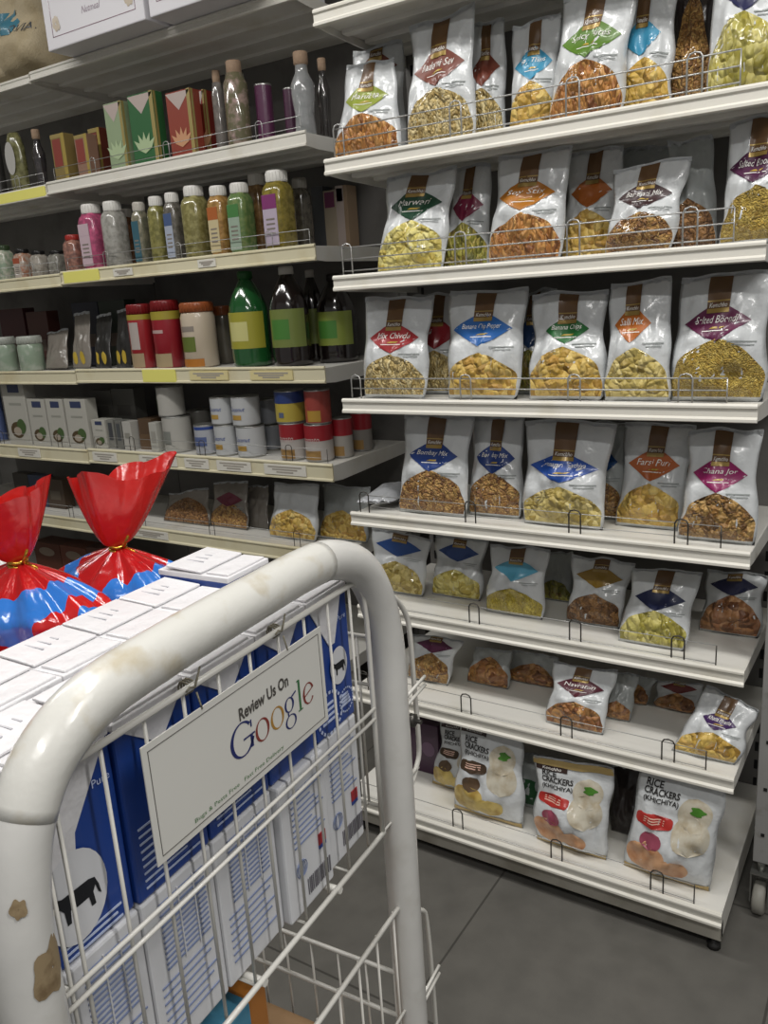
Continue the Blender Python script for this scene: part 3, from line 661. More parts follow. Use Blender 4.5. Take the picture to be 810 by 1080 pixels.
# far bay top shelf
x0, x1, Y, z = span(12, 36, 1, .06, 1); h = hgt(24, 138, Y, z); w = (x1-x0)*slant(x0, Y)*1.1
o = M(); o.lathe([(w*.45, 0), (w*.5, .005), (w*.5, h*.75), (w*.4, h*.9), (w*.3, h)], seg=20, sy=.6)
o = o.build('oval_jar', glassy('contents_jar_olive', '#7c7a52', '#5c5a38'), None, ((x0+x1)/2, Y, z)); tag(o, 'oval jar with pale oval tag on the far bay top shelf', 'jar', 'jars on the far bay')
l = M(); l.face([(w*.32*math.cos(t*PI/10), -w*.31-.001, h*.58+h*.27*math.sin(t*PI/10)) for t in range(20)]); l.build('oval_tag', cmat('#c4c2bc'), o)
can(-6, 10, 140, 1, 'dark round tin at the picture edge on top shelf', '#3a3836', bay=1, group='jars on the far bay', dy=.08)
corkbottle(40, 54, 134, 'dark slim bottle right of the oval jar on the far bay', '#4a4648', '#66605e', bay=1, dy=.09, clear=True)

# third shelf
GJ = 'jars and bottles on the third grocery shelf'
def jar(u0, u1, vt, label, body, lid, dy=.06, lidh=.16, bands=(), sp=None, name='jar', sh=3, bay=0, group=GJ, lidw=.95):
    x0, x1, Y, z = span(u0, u1, sh, dy, bay); r = abs(x1-x0)/2*slant(x0, Y)*1.02; Y = max(Y, LY+.022+r); x0, x1 = xat(u0, Y, z), xat(u1, Y, z); h = hgt((u0+u1)/2, vt, Y, z)
    k = 1-lidh
    b = M(); b.lathe([(r*.9, 0), (r, .005), (r, h*(k-.08)), (r*.93, h*(k-.02)), (r*.9, h*k)], seg=26)
    o = b.build(name, mat('jar_'+body.lstrip('#'), body, .28, coat=.5, spot=sp, spotscale=30), None, ((x0+x1)/2, Y, z)); tag(o, label, 'jar', group)
    c = M(); c.lathe([(r*lidw, h*k), (r*lidw, h*.98), (r*lidw*.95, h)], seg=26)
    for q in range(26): a = 2*PI*q/26; c.box((math.cos(a)*r*lidw, math.sin(a)*r*lidw, h*(k+1)/2-.002), (.002, .002, h*lidh*.75))
    c.build('lid', cmat(lid), o)
    for nm, c2, a0, a1, h0, h1 in bands:
        q = M(); q.grid(lambda a, b: (lambda th: (math.cos(th)*r*1.012, math.sin(th)*r*1.012, h*(h0+(h1-h0)*b)))(-PI/2+(a0+(a1-a0)*a)), 26, 4); q.build(nm, cmat(c2), o)
    return o
W = PI
jar(141, 168, 320, 'red jar with yellow neck band, left of the larger red jar', '#96242a', '#8a1e22', bands=(('yellow_band', '#b0a03a', -W, W, .76, .84), ('label_panel', '#c0b4ae', -.3, .6, .3, .72), ('foot_picture', '#b09a7a', -.8, .8, .02, .24)))
jar(166, 197, 316, 'larger red jar with yellow neck band, left of the orange lidded jar', '#8c1a26', '#861a1e', bands=(('yellow_band', '#b0a03a', -W, W, .72, .84), ('foot_picture', '#b5a07c', -.9, .9, .02, .22), ('white_lettering', '#c9a8a4', -.6, .5, .52, .57)))
jar(196, 233, 318, 'pale jar with orange lid and green picture on third grocery shelf', '#c2b4a0', '#a85a30', lidh=.15, bands=(('green_picture', '#6a7a34', -.7, .5, .25, .48), ('orange_foot', '#bf7a2c', -.9, .9, .02, .14), ('name_print', '#9a9086', -.5, .5, .56, .64)))
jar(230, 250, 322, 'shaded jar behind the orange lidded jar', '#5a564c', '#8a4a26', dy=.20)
def pet(u0, u1, vt, label, body, cap, lab, dy=.08, band2=None):
    x0, x1, Y, z = span(u0, u1, 3, dy); r = abs(x1-x0)/2*slant(x0, Y)*1.02; h = hgt((u0+u1)/2, vt, Y, z)
    b = M(); b.lathe([(r*.8, 0), (r, .008), (r*.97, h*.06), (r, h*.1), (r, h*.56), (r*.95, h*.64), (r*.74, h*.76), (r*.44, h*.87), (r*.33, h*.91), (r*.32, h*.93)], seg=26)
    o = b.build('drink_bottle', mat('bottle_'+body.lstrip('#'), body, .12, coat=1), None, ((x0+x1)/2, Y, z)); tag(o, label, 'bottle', GJ)
    c = M(); c.lathe([(r*.38, h*.92), (r*.38, h*.985), (r*.34, h)], seg=18); c.build('cap', mat('cap_'+cap.lstrip('#'), cap, .35), o)
    q = M(); q.grid(lambda a, b: (lambda th: (math.cos(th)*r*1.006, math.sin(th)*r*1.006, h*(.2+.38*b)))(-PI/2+(-1.5+3*a)), 18, 5); q.build('label', cmat(lab), o)
    if band2:
        q = M(); q.grid(lambda a, b: (lambda th: (math.cos(th)*r*1.012, math.sin(th)*r*1.012, h*(.28+.2*b)))(-PI/2+(-.5+1.1*a)), 12, 4); q.build('label_panel', cmat(band2), o)
    return o
pet(247, 289, 285, 'green bottle with yellow label on the third grocery shelf', '#1c5228', '#1f5a28', '#b0aa3c', band2='#dcd890')
pet(290, 331, 280, 'dark bottle with white cap and lime label right of the green bottle', '#1a1210', '#c9c5be', '#7f8c48', band2='#4f8a3a')
pet(322, 346, 284, 'dark bottle behind the lime label bottle', '#1c1412', '#bdb9b2', '#7f8c48', dy=.24)
pet(338, 379, 288, 'dark bottle with lime label at the right end of third shelf', '#171110', '#1f1a18', '#8c9a44', dy=.07, band2='#4f8a3a')
jar(-2, 22, 355, 'white tub with pale green side at the picture edge', '#8fa08c', '#c4c8c0', sp='#a9b2a4', bay=1, lidh=.22, group='tubs on the far bay')
jar(22, 50, 354, 'white tub with pale green side beside its twin', '#8fa08c', '#c4c8c0', sp='#a9b2a4', bay=1, lidh=.22, group='tubs on the far bay')
# pouches on the third shelf
def pouch(TL, TR, a, b, sh, label, film, dy=.08, lean=.06, depth=.028, panel=None, sn=None, snh=.5, bay=0, group='loose pouches on the grocery shelves', extra=None, name='pouch'):
    seed[0] += 1
    return snackbag(name, label, (TL, TR, a, b), LY+dy, LZ[sh]-.005-(.006 if bay else 0), lean, depth, panel, None, sn, film=film, group=group, seed=seed[0], tab=False, snh=snh, cat='pouch', extra=extra)
DARKF = mat('black_pouch_film', '#201f1d', .35, coat=.4, bump=.4, bscale=24); GREYF = mat('clear_grey_film', '#7d776f', .25, coat=.5, bump=.6, bscale=24)
def yellow(bg, root):
    for i in range(2):
        q = M(); c = -.45+.8*i; f = lambda t: .25*max(0, 1-(2*t-1)**2)**.5
        strip(q, bg, .06, .30, lambda t: c-f(t)-t*.15, lambda t: c+f(t)-t*.15, .001, 6, 8); q.build('yellow_motif', cmat('#c4a83a'), root)
pouch((50, 352), (72, 346), 48, 72, 3, 'clear pouch leaning beside the pale green tubs', GREYF, lean=.08)
pouch((78, 332), (95, 328), 77, 96, 3, 'clear pouch with black and yellow foot, left of the other black pouches', GREYF, extra=yellow)
pouch((102, 334), (118, 330), 101, 118, 3, 'black pouch with yellow motifs, middle of the black pouches', DARKF, extra=yellow, lean=.05)
pouch((124, 328), (140, 324), 123, 139, 3, 'black pouch with yellow motifs, directly left of the red jars', DARKF, extra=yellow, lean=.04)
# dark goods in the shaded back row of the third shelf
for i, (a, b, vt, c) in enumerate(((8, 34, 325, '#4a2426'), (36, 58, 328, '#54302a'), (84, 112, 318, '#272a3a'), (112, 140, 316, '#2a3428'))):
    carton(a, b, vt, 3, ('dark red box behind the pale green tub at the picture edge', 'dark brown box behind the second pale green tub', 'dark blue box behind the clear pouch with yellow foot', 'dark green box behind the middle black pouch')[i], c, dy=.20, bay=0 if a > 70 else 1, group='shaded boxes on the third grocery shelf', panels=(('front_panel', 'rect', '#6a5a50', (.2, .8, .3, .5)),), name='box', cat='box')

# fourth shelf: cartons and cans
GC = 'white coconut milk cartons'
def milkc(u0, u1, vt, label, bay, dy=.03, sh=4, name='coconut_carton'):
    return carton(u0, u1, vt, sh, label, '#c6c4ba', .055, dy, bay, GC, (('blue_name_patch', 'rect', '#3a4468', (.28, .8, .82, .95)), ('coconut_picture', 'ell', '#5a4a30', (.46, .3, .23, .13)), ('leaf_picture', 'ell', '#4f6a3a', (.66, .2, .29, .12)), ('coconut_flesh', 'ell', '#b8aa9a', (.46, .18, .21, .07)), ('grey_print', 'rect', '#a6a69c', (.25, .8, .62, .66))), name=name)
milkc(11, 34.5, 402, 'tall white coconut carton, leftmost of the cartons', 1)
milkc(35.5, 54, 421, 'shorter white coconut carton beside the tall one', 1)
milkc(55, 73, 421, 'middle one of the three shorter white coconut cartons', 1)
milkc(74.5, 97, 421, 'third shorter white coconut carton, nearest the little ones', 1)
milkc(100, 114, 443, 'little white coconut carton at the left end of the can shelf', 0)
carton(116, 123, 443, 4, 'little grey carton right of the little coconut carton', '#8a8a84', .05, .035, 0, 'little cartons', (('print_patch', 'rect', '#4a4c50', (.2, .8, .3, .9)),))
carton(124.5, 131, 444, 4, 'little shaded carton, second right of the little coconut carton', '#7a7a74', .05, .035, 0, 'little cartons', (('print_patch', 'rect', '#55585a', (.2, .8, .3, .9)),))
carton(132, 141, 445, 4, 'little white carton left of the brown open box', '#c2c0b8', .05, .035, 0, 'little cartons', (('print_patch', 'rect', '#9a988e', (.2, .8, .4, .6)),))
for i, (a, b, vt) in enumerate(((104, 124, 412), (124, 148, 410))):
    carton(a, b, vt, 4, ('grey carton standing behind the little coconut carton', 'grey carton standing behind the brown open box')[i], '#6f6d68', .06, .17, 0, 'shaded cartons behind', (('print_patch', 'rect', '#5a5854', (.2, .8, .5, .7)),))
carton(149, 163, 442, 4, 'brown cardboard tray left of the tall white cans', '#5c4632', .1, .06, 0, None, (('front_lip', 'rect', '#6b543c', (0, 1, 0, .5)),), name='cardboard_tray', cat='box')
can(-8, 10, 410, 4, 'blue striped tin at the picture edge on the carton shelf', '#5a6a96', bay=1, bands=(('red_patch', '#a84a3a', -.5, .5, .4, .6, 1.01),))
GN = 'cans on the fourth grocery shelf'
carton(160, 168, 446, 4, 'slim white carton left of the stacked tall white cans', '#c0beb6', .04, .03, 0, None, (('print_patch', 'rect', '#a9a79e', (.2, .8, .3, .7)),))
_, zt = can(174, 206, 438, 4, 'tall white can, lower of the pair left of the small blue tins', '#bcbab2', bands=(('grey_print', '#8a8c86', -.6, .3, .25, .6, 1.01),), group=GN)
can(172, 202, 407, 4, 'tall white can with leaf mark, upper of the stacked pair', '#bcbab2', z0=zt, bands=(('leaf_mark', '#5a6a4a', -.9, -.5, .2, .6, 1.01),), group=GN)
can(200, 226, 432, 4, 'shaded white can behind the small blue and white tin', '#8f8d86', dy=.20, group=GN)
can(207, 232, 447, 4, 'small blue and white tin right of the tall white cans', '#b4b8c0', dy=.05, bands=(('blue_rim', '#2f4a94', -W, W, .84, .94, 1.01), ('blue_print', '#5a6a9a', -.8, .8, .3, .6, 1.01)), group=GN)
TB = (('gold_patch', '#c09a4a', -.5, .35, .22, .38, 1.012),)
_, zt = can(228, 254, 447, 4, 'white can with blue script, lower left of the four stacked', '#c9cbcc', dy=.06, bands=TB, text='Coconut', group=GN)
can(227, 253, 418, 4, 'white can with blue script, upper left of the four stacked', '#c9cbcc', z0=zt, dy=.06, bands=TB, text='Coconut', group=GN)
_, zt = can(251, 283, 448, 4, 'white can with blue script, lower right of the four stacked', '#c9cbcc', dy=.05, bands=TB, text='Coconut', group=GN)
can(249, 280, 417, 4, 'white can with blue script, upper right of the four stacked', '#c9cbcc', z0=zt, dy=.05, bands=TB, text='Coconut', group=GN)
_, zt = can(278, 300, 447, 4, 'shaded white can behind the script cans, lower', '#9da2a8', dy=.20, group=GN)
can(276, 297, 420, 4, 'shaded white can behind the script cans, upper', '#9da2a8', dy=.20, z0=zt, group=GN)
RBN = (('red_top', '#a3222c', -W, W, .56, .97, 1.01), ('food_picture', '#b08a52', -.8, .7, .06, .3, 1.01))
_, zt = can(297, 326, 445, 4, 'red and white tomato can under the yellow and blue can', '#c6c0ba', dy=.06, bands=RBN, text='tomato', tcol='#d8c4c0', group=GN)
can(295, 327, 411, 4, 'yellow can with blue top stacked on the left red can', '#c4b04a', z0=zt, dy=.06, bands=(('blue_top', '#2a3f7a', -W, W, .62, .97, 1.01), ('small_mark', '#5f6a86', -.2, .2, .18, .34, 1.01)), group=GN)
_, zt = can(323, 354, 446, 4, 'red and white tomato can at the front right of the can shelf', '#c6c0ba', dy=.045, bands=RBN, text='tomato', tcol='#d8c4c0', group=GN)
can(326, 354, 410, 4, 'red can with yellow picture stacked on the right red can', '#a8463c', z0=zt, dy=.07, bands=(('yellow_picture', '#c49a3c', -.3, .8, .08, .4, 1.01),), group=GN)
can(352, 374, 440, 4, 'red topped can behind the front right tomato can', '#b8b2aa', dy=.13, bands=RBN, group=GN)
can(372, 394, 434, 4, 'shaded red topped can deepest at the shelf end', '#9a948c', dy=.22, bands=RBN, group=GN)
# fifth shelf of groceries
G5 = 'bags on the fifth grocery shelf'
def gb(TL, TR, a, b, label, film, sn, dy=.08, snh=.55, **kw): return pouch(TL, TR, a, b, 5, label, film, dy=dy, sn=sn, snh=snh, group=G5, name='snack_bag', **kw)
gb((290, 510), (338, 512), 284, 334, 'white bag of golden snacks under the red and white cans', FILM, 'chips', depth=.06, lean=.04)
gb((342, 512), (392, 514), 337, 388, 'shaded bag of golden snacks beside the snack shelving', FILMD, 'chips', dy=.13, depth=.06)
gb((226, 508), (262, 508), 222, 262, 'small bag with dark red top on the fifth grocery shelf', GREYF, 'mix', dy=.11, panel='#6f2a3c')
gb((262, 512), (284, 512), 260, 284, 'dull shaded bag left of the white golden snack bag', GREYF, None, dy=.15)
gb((178, 520), (222, 516), 172, 222, 'flat brownish bag lying on the fifth grocery shelf', GREYF, 'granules', dy=.1, snh=.8)
for i, (a, b, vt, c) in enumerate(((18, 34, 500, '#3a3630'), (34, 52, 502, '#33405a'), (52, 70, 506, '#4a3a2c'))):
    carton(a, b, vt, 5, ('dark olive packet at the left end of the fifth grocery shelf', 'dark blue packet behind the main red gift bag', 'dark brown packet left of the main red gift bag top')[i], c, .05, .1, 1, 'dark packets', (('front_panel', 'rect', '#5f564a', (.2, .8, .3, .6)),), name='packet', cat='packet')
for i, (a, b, vt, c) in enumerate(((42, 70, 574, '#5a3020'), (70, 98, 578, '#6a3826'), (98, 124, 580, '#4f2c22'))):
    x0, x1, Y, z = span(a, b, 6, .1, 0)
    carton(a, b, vt, 6, ('dark orange tin box low behind the red gift bags', 'rust coloured box low behind the main red gift bag', 'dark brown box low behind the trolley milk packs')[i], c, .1, .1, 0, 'low boxes behind the trolley', (('round_picture', 'ell', '#8a7a6a', (.5, .3, .8, .1)),), name='box', cat='box')

# top of the grocery shelving: sack and white boxes
def topbox(u0, u1, label, xoff=0):
    z = LZ[0]+.001; Y = LY-.105
    x0 = xat(u0, Y, z); x1 = xat(u1, Y, z); w = x1-x0
    b = M(); b.bx(-w/2, w/2, 0, .36, 0, .30, .004)
    o = b.build('storage_box', mat('white_glossy_carton', '#d8d6da', .4), None, ((x0+x1)/2, Y+.004, z)); tag(o, label, 'box', 'white boxes on top of the grocery shelving')
    f = M(); t = .0022; m = .035
    for a in ((-w/2+m, w/2-m, m, m+t), (-w/2+m, w/2-m, .30-m-t, .30-m), (-w/2+m, -w/2+m+t, m, .30-m), (w/2-m-t, w/2-m, m, .30-m)):
        f.bx(a[0], a[1], -.0008, .001, a[2], a[3])
    f.build('printed_border', cmat('#8a6a78'), o)
    e = M(); e.text('Nutmeal', lambda x, y: (x, -.0008, y), .09, .02, 0, .3, 0, .085); e.build('printed_name', cmat('#9a8494'), o)
    for sx in (-1, 1):
        g = M()
        for k in range(7):
            a = k*.9
            cx = sx*(w/2-.06)+.016*math.cos(a)*(.4+.1*k); cz = .075+.018*math.sin(a)*(.4+.1*k)
            g.face([(cx+.008*math.cos(q*PI/3), -.0008-.0001*k, cz+.011*math.sin(q*PI/3)) for q in range(6)])
        g.build('corner_flourish', cmat('#cfc0a8'), o)
    return o
topbox(50, 152, 'white printed box with fine border, beside the beige sack')
topbox(157, 262, 'white printed box farther right, its front edge above the leaf boxes')
z = LZ[0]-.003; x0 = xat(-40, LY-.02, z); x1 = xat(48, LY-.02, z); w = x1-x0
seed[0] += 1
bq = Vector(((x0+x1)/2, LY+.11, z))
bgq = Bag([bq+Vector((-w/2, 0, 0)), bq+Vector((w/2, 0, 0)), bq+Vector((-w/2, 0, .34)), bq+Vector((w/2, 0, .34))], bq, .26, 5, puff=.5)
bgq.th = lambda u, v: .13*max(0, 1-abs(u)**5)**.4*max(0, 1-abs(2*v-1)**6)**.4
o = bagmesh(bgq, None, 16, 16).build('rice_sack', mat('beige_woven_sack', '#b9ab8e', .75, bump=.3, bscale=160, spot='#a8997a', spotscale=9), None, bq); tag(o, 'beige sack with blue mark on top of the far grocery shelving', 'sack')
q = M(); strip(q, bgq, .38, .62, lambda t: .1-.2*t, lambda t: .55-.1*t, .002, 6, 8); q.build('blue_mark', cmat('#4a8aa0'), o)
q = M(); q.text('OVIAL', lambda x, y: bgq.P(x, y, .003), .5, .09, 0, 0, .62, .42); q.build('printed_name', cmat('#5c6066'), o)

# ------------------------------------------------------------------ milk trolley
TH = math.radians(4)
def cw(x, y, z): return Vector((x*math.cos(TH)-y*math.sin(TH), x*math.sin(TH)+y*math.cos(TH), z))
CB = Vector((-.72, .49, FLOOR))
CART = empty('stocking_trolley', cw(*CB), TH)
tag(CART, 'white wire basket trolley with worn tube handle, stacked with milk packs', 'trolley')
def cp(pts): return [Vector(p)-CB for p in pts]
PAINT = mat('trolley_white_paint', '#cac9c5', .32, coat=.35, bump=.06, bscale=40, spot='#b9b7b0', spotscale=16, spotamt=.36)
WIRE = mat('white_coated_wire', '#cfcdc6', .4, coat=.2)
def smooth(path, n=5):
    P = [Vector(p) for p in path]; out = []
    for i in range(len(P)-1):
        p0 = P[max(0, i-1)]; p1 = P[i]; p2 = P[i+1]; p3 = P[min(len(P)-1, i+2)]
        for k in range(n):
            t = k/n
            out.append(.5*((2*p1)+(p2-p0)*t+(2*p0-5*p1+4*p2-p3)*t*t+(3*p1-p0-3*p2+p3)*t**3))
    out.append(P[-1]); return out
cx = -.42
hp = [(cx, .257, FLOOR+.15), (cx, .257, -.9), (cx, .257, -.6), (cx, .257, -.41), (cx, .260, -.350), (cx, .272, -.300), (cx, .297, -.265), (cx, .338, -.2455), (cx, .40, -.240), (cx, .50, -.238), (cx, .60, -.238), (cx, .645, -.245), (cx, .690, -.268), (cx, .722, -.315), (cx, .736, -.375), (cx, .737, -.45), (cx, .737, -.6), (cx, .736, -.9), (cx, .736, FLOOR+.15)]
HP = smooth(hp, 6)
t = M(); t.tube(cp(HP), .0198, 24); t.build('tube_handle', PAINT, CART)
tape = [p for p in HP if p.z > -.30 and p.y < .62]
t = M(); t.tube(cp(tape), .0200, 24)
TAPE = mat('worn_cream_tape', '#cbcac4', .30, coat=.4, bump=.08, bscale=50, spot='#b3a991', spotscale=28, spotamt=.39)
t.build('grip_tape', TAPE, CART)
HPR = .0203
def chip(pc, up, out, sx, sz, sd):
    m = M(); n = 30
    pts = []
    for k in range(n):
        a = 2*PI*k/n; rr = 1+.18*math.sin(2*a+sd)+.14*math.sin(5*a+sd*2)
        ang = math.cos(a)*rr*sx/.019
        h = math.sin(a)*rr*sz
        pts.append((ang, h))
    sidev = up.cross(out)
    def cpt(k, f): ang, h = pts[k % n][0]*f, pts[k % n][1]*f; return Vector(pc)-CB + up*h + (out*math.cos(ang)+sidev*math.sin(ang))*HPR
    m.grid(lambda a, b: cpt(int(round(a*n)), .04+.96*b), n, 6, closeu=True)
    return m.build('paint_chip', mat('chipped_brown_paint', '#8f7d60', .7, spot='#6f5c42', spotscale=90), CART)
oc = Vector((.93, -.37, 0)).normalized()
chip((cx, .257, -.385), Vector((0, 0, 1)), Vector((.9, .25, 0)).normalized(), .012, .020, 1.0)
chip((cx, .2615, -.335), Vector((0, .2, 1)).normalized(), Vector((.8, -.55, 0)).normalized(), .004, .007, 2.0)
# upper basket
r1, r2 = .0024, .0016
ys = [.30+.0412*k for k in range(10)]
b = M()
XB = -1.02; Y0, Y1 = .285, .69; ZT, ZM, ZBt = -.279, -.429, -.586
def T(*pts, r=r1, s=7): b.tube(cp(pts), r, s)
T((cx, Y0-.01, ZT), (cx, .672, ZT), (cx, .684, ZT-.006), (cx, .693, ZT-.02), (cx, .697, ZT-.05), (cx, .698, -.44), (cx, .698, ZBt), r=.0029)
T((cx, .285, ZT), (cx, .285, ZBt-.002), r=r2)
for y in ys: T((cx-.003, y, ZT), (cx-.003, y, ZBt), r=r2, s=6)
T((cx+.003, .27, ZM), (cx+.003, .695, ZM), r=.002); T((cx+.003, .27, ZM-.012), (cx+.003, .695, ZM-.012), r=.002)
T((cx+.001, .27, ZBt), (cx+.001, .70, ZBt), r=.0029)
for y in (.34, .47, .60): T((cx-.03, y, ZBt-.004), (cx+.004, y, ZBt-.002), r=.004)
for (x, ya, yb) in ((XB, Y0, Y1),):
    for zz in (ZT, ZM, ZBt): T((x, ya, zz), (x, yb, zz))
    for y in ys: T((x, y, ZT), (x, y, ZBt), r=r2, s=5)
for yy in (Y0-.002, Y1+.052):
    for zz in (ZT-.09, ZM, ZBt): T((cx, yy, zz), (XB, yy, zz))
    for k in range(1, 14): T((cx-k*.042, yy, ZT-.09), (cx-k*.042, yy, ZBt), r=r2, s=5)
for k in range(0, 14): T((cx-k*.043, Y0, ZBt), (cx-k*.043, Y1+.052, ZBt), r=r2, s=5)
for y in ys[::2]: T((cx, y, ZBt-.003), (XB, y, ZBt-.003), r=r2, s=5)
b.build('upper_basket', WIRE, CART)
b = M()
def loop(pts): b.tube(cp(smooth(pts, 4)), .0032, 7)
lx = cx-.012
loop([(lx, .752, -.315), (lx, 0.784, -.337), (lx, 0.805, -.362), (lx, 0.814, -.39), (lx, 0.818, -.47), (lx, 0.821, -.548), (lx, 0.811, -.570), (lx, 0.793, -.586), (lx, .74, -.60)])
for zz in (-.450, -.461): b.tube(cp([(cx+.004, .755, zz), (cx+.004, .816, zz+.004)]), .0021, 6)
b.tube(cp([(lx, .75, -.502), (lx, 0.820, -.504)]), .0032, 7); b.tube(cp([(lx, .75, -.572), (lx, 0.814, -.572)]), .003, 7)
b.build('end_loop', WIRE, CART)
b = M()
loop([(lx, .752, -.757), (lx, 0.784, -.765), (lx, 0.805, -.778), (lx, 0.814, -.80), (lx, 0.820, -.88), (lx, 0.823, -1.02), (lx, 0.808, -1.05), (lx, .74, -1.06)])
for zz in (-.868, -.880): b.tube(cp([(cx+.004, .755, zz), (cx+.004, .812, zz+.004)]), .0021, 6)
b.tube(cp([(lx, .75, -.90), (lx, 0.820, -.902)]), .003, 7)
b.build('end_loop', WIRE, CART)
b = M(); b.lathe([(.009, 0), (.009, .005), (.006, .007), (.003, .007), (.003, .014)], (0, 0, 0), 6)
o = b.build('bolt', mat('dark_bolt', '#55534f', .4, metal=.8), CART, Vector((cx+.008, .766, -.478))-CB); o.rotation_euler = (0, PI/2, 0)
# lower basket
b = M()
ZL, ZLB = -.702, -.98
T((cx+.002, .275, ZL), (cx+.002, .72, ZL), r=.003)
for k in range(11): T((cx-.001, .30+.041*k, ZL), (cx-.001, .30+.041*k, ZLB), r=r2, s=6)
T((cx, .275, ZLB), (cx, .72, ZLB)); T((cx+.002, .275, -.85), (cx+.002, .72, -.85), r=.002)
for zz in (-.803, -.868, ZLB): T((cx, .722, zz), (XB, .722, zz), r=.0028 if zz > -.9 else r1)
for k in range(0, 15): T((cx-.012-k*.041, .722, -.803), (cx-.012-k*.041, .722, ZLB), r=r2, s=6)
for zz in (-.803, -.868, ZLB): T((cx, .272, zz), (XB, .272, zz)); T((XB, .272, zz), (XB, .722, zz))
for k in range(0, 15): T((cx-.012-k*.041, .272, -.803), (cx-.012-k*.041, .272, ZLB), r=r2, s=5); T((cx-.012-k*.041, .272, ZLB), (cx-.012-k*.041, .722, ZLB), r=r2, s=5)
for k in range(11): T((XB, .30+.041*k, -.803), (XB, .30+.041*k, ZLB), r=r2, s=5); 
b.build('lower_basket', WIRE, CART)
# rear posts, base frame and castors
b = M()
for y in (.272, .722): b.tube(cp([(XB-.02, y, FLOOR+.15), (XB-.02, y, ZT-.02)]), .0125, 12)
b.build('rear_post', PAINT, CART)
b = M(); zf = FLOOR+.155
b.tube(cp([(cx, .262, zf), (cx, .737, zf), (XB-.02, .722, zf), (XB-.02, .272, zf)]), .0125, 12, closed=True)
b.build('base_frame', PAINT, CART)
for x in (cx, XB-.02):
    for y in (.275, .722):
        w_ = M(); w_.lathe([(.0, -.011), (.045, -.012), (.05, -.008), (.05, .008), (.045, .012), (0, .011)], (0, 0, 0), 20)
        o = w_.build('castor', mat('castor_rubber', '#2b2a29', .6), CART, Vector((x, y, FLOOR+.05))-CB); o.rotation_euler = (0, PI/2, 0)
        f_ = M(); f_.box((-.03, 0, .017), (.085, .03, .003)); f_.box((-.03, 0, -.017), (.085, .03, .003)); f_.box((-.074, 0, 0), (.003, .034, .036)); f_.tube([(-.074, 0, 0), (-.105, 0, 0)], .009, 10)
        f_.build('castor_fork', mat('zinc_steel', '#8c8c88', .35, metal=.8), o)

# sign on the front wires
SG0, SG1, SZ0, SZ1 = .3665, .6005, -.3925, -.2955
sxx = cx+.0065
cs = cw(sxx, (SG0+SG1)/2, (SZ0+SZ1)/2)
sw, shh = SG1-SG0, SZ1-SZ0
s_ = M(); s_.bx(-.0006, .0006, -sw/2, sw/2, -shh/2, shh/2, .0002)
SIGN = s_.build('review_sign', mat('laminated_white_sheet', '#d2d1cb', .3, coat=.35), None, cs, TH)
tag(SIGN, 'white laminated sign reading Review Us On Google, tied to the trolley basket', 'sign')
def sg(a, c): return (.0009, a, c)
bd = M(); m = .0055; tt = .0006
for (a0, a1, c0, c1) in ((-sw/2+m, sw/2-m, shh/2-m-tt, shh/2-m), (-sw/2+m, sw/2-m, -shh/2+m, -shh/2+m+tt), (-sw/2+m, -sw/2+m+tt, -shh/2+m, shh/2-m), (sw/2-m-tt, sw/2-m, -shh/2+m, shh/2-m)):
    bd.bx(.0006, .0009, a0, a1, c0, c1)
bd.build('border_line', mat('thin_dark_line', '#5c5a56', .5), SIGN)
tx = M(); tx.text('Review Us On', lambda x, y: (.0009, x, y), .070, .0118, 0, 0, .024, .0205, .03); tx.build('heading_lettering', mat('grey_print_ink', '#4b4844', .5), SIGN)
LT = M()
def ring(cy, cz, ro, rz, tk, tn, tilt, mi, a0=0, a1=2*PI, n=40):
    # calligraphic ring: thick on the sides, thin at top and bottom
    def p(a, k):
        th = tn+(tk-tn)*abs(math.cos(a-tilt))**1.5
        return sg(cy+(ro-th*k)*math.cos(a), cz+(rz-th*k*.8)*math.sin(a))
    seg = n
    prev = None
    for i in range(seg+1):
        a = a0+(a1-a0)*i/seg
        q = (p(a, 0), p(a, 1))
        if prev: LT.face([prev[0], q[0], q[1], prev[1]], mi)
        prev = q
def bar(y0, z0, y1, z1, wd, mi):
    d = Vector((0, y1-y0, z1-z0)).normalized(); n = Vector((0, -d.z, d.y))*wd/2
    A = Vector(sg(y0, z0)); B = Vector(sg(y1, z1)); LT.face([A-n, B-n, B+n, A+n], mi)
zb = -.0165
gx = -.010
ring(gx, zb+.0145, .0158, .0155, .0040, .0017, 0, 0, math.radians(42), math.radians(345))
bar(gx+.0010, zb+.0135, gx+.0165, zb+.0135, .0016, 0); bar(gx+.0118, zb+.0135, gx+.0118, zb+.002, .0034, 0); bar(gx+.0125, zb+.0265, gx+.0125, zb+.020, .0018, 0)
ring(gx+.0268, zb+.0098, .0098, .0105, .0031, .0012, .25, 1)
ring(gx+.0486, zb+.0098, .0098, .0105, .0031, .0012, .25, 2)
ring(gx+.0672, zb+.0130, .0072, .0072, .0027, .0012, 0, 0); ring(gx+.0678, zb-.0035, .0085, .0068, .0024, .0011, 0, 0); bar(gx+.0715, zb+.0190, gx+.0785, zb+.0215, .0018, 0); bar(gx+.0645, zb+.0062, gx+.0650, zb+.0028, .0018, 0)
bar(gx+.0838, zb-.0005, gx+.0838, zb+.0295, .0030, 3); bar(gx+.0800, zb+.0000, gx+.0876, zb+.0000, .0012, 3); bar(gx+.0805, zb+.0290, gx+.0840, zb+.0295, .0012, 3)
ring(gx+.0978, zb+.0100, .0090, .0105, .0030, .0013, .1, 1, math.radians(20), math.radians(325)); bar(gx+.0895, zb+.0080, gx+.1058, zb+.0138, .0013, 1)
LT.build('coloured_lettering', [cmat('#26306e'), cmat('#8f3c34'), cmat('#b98a3a'), cmat('#3f7a4a')], SIGN)
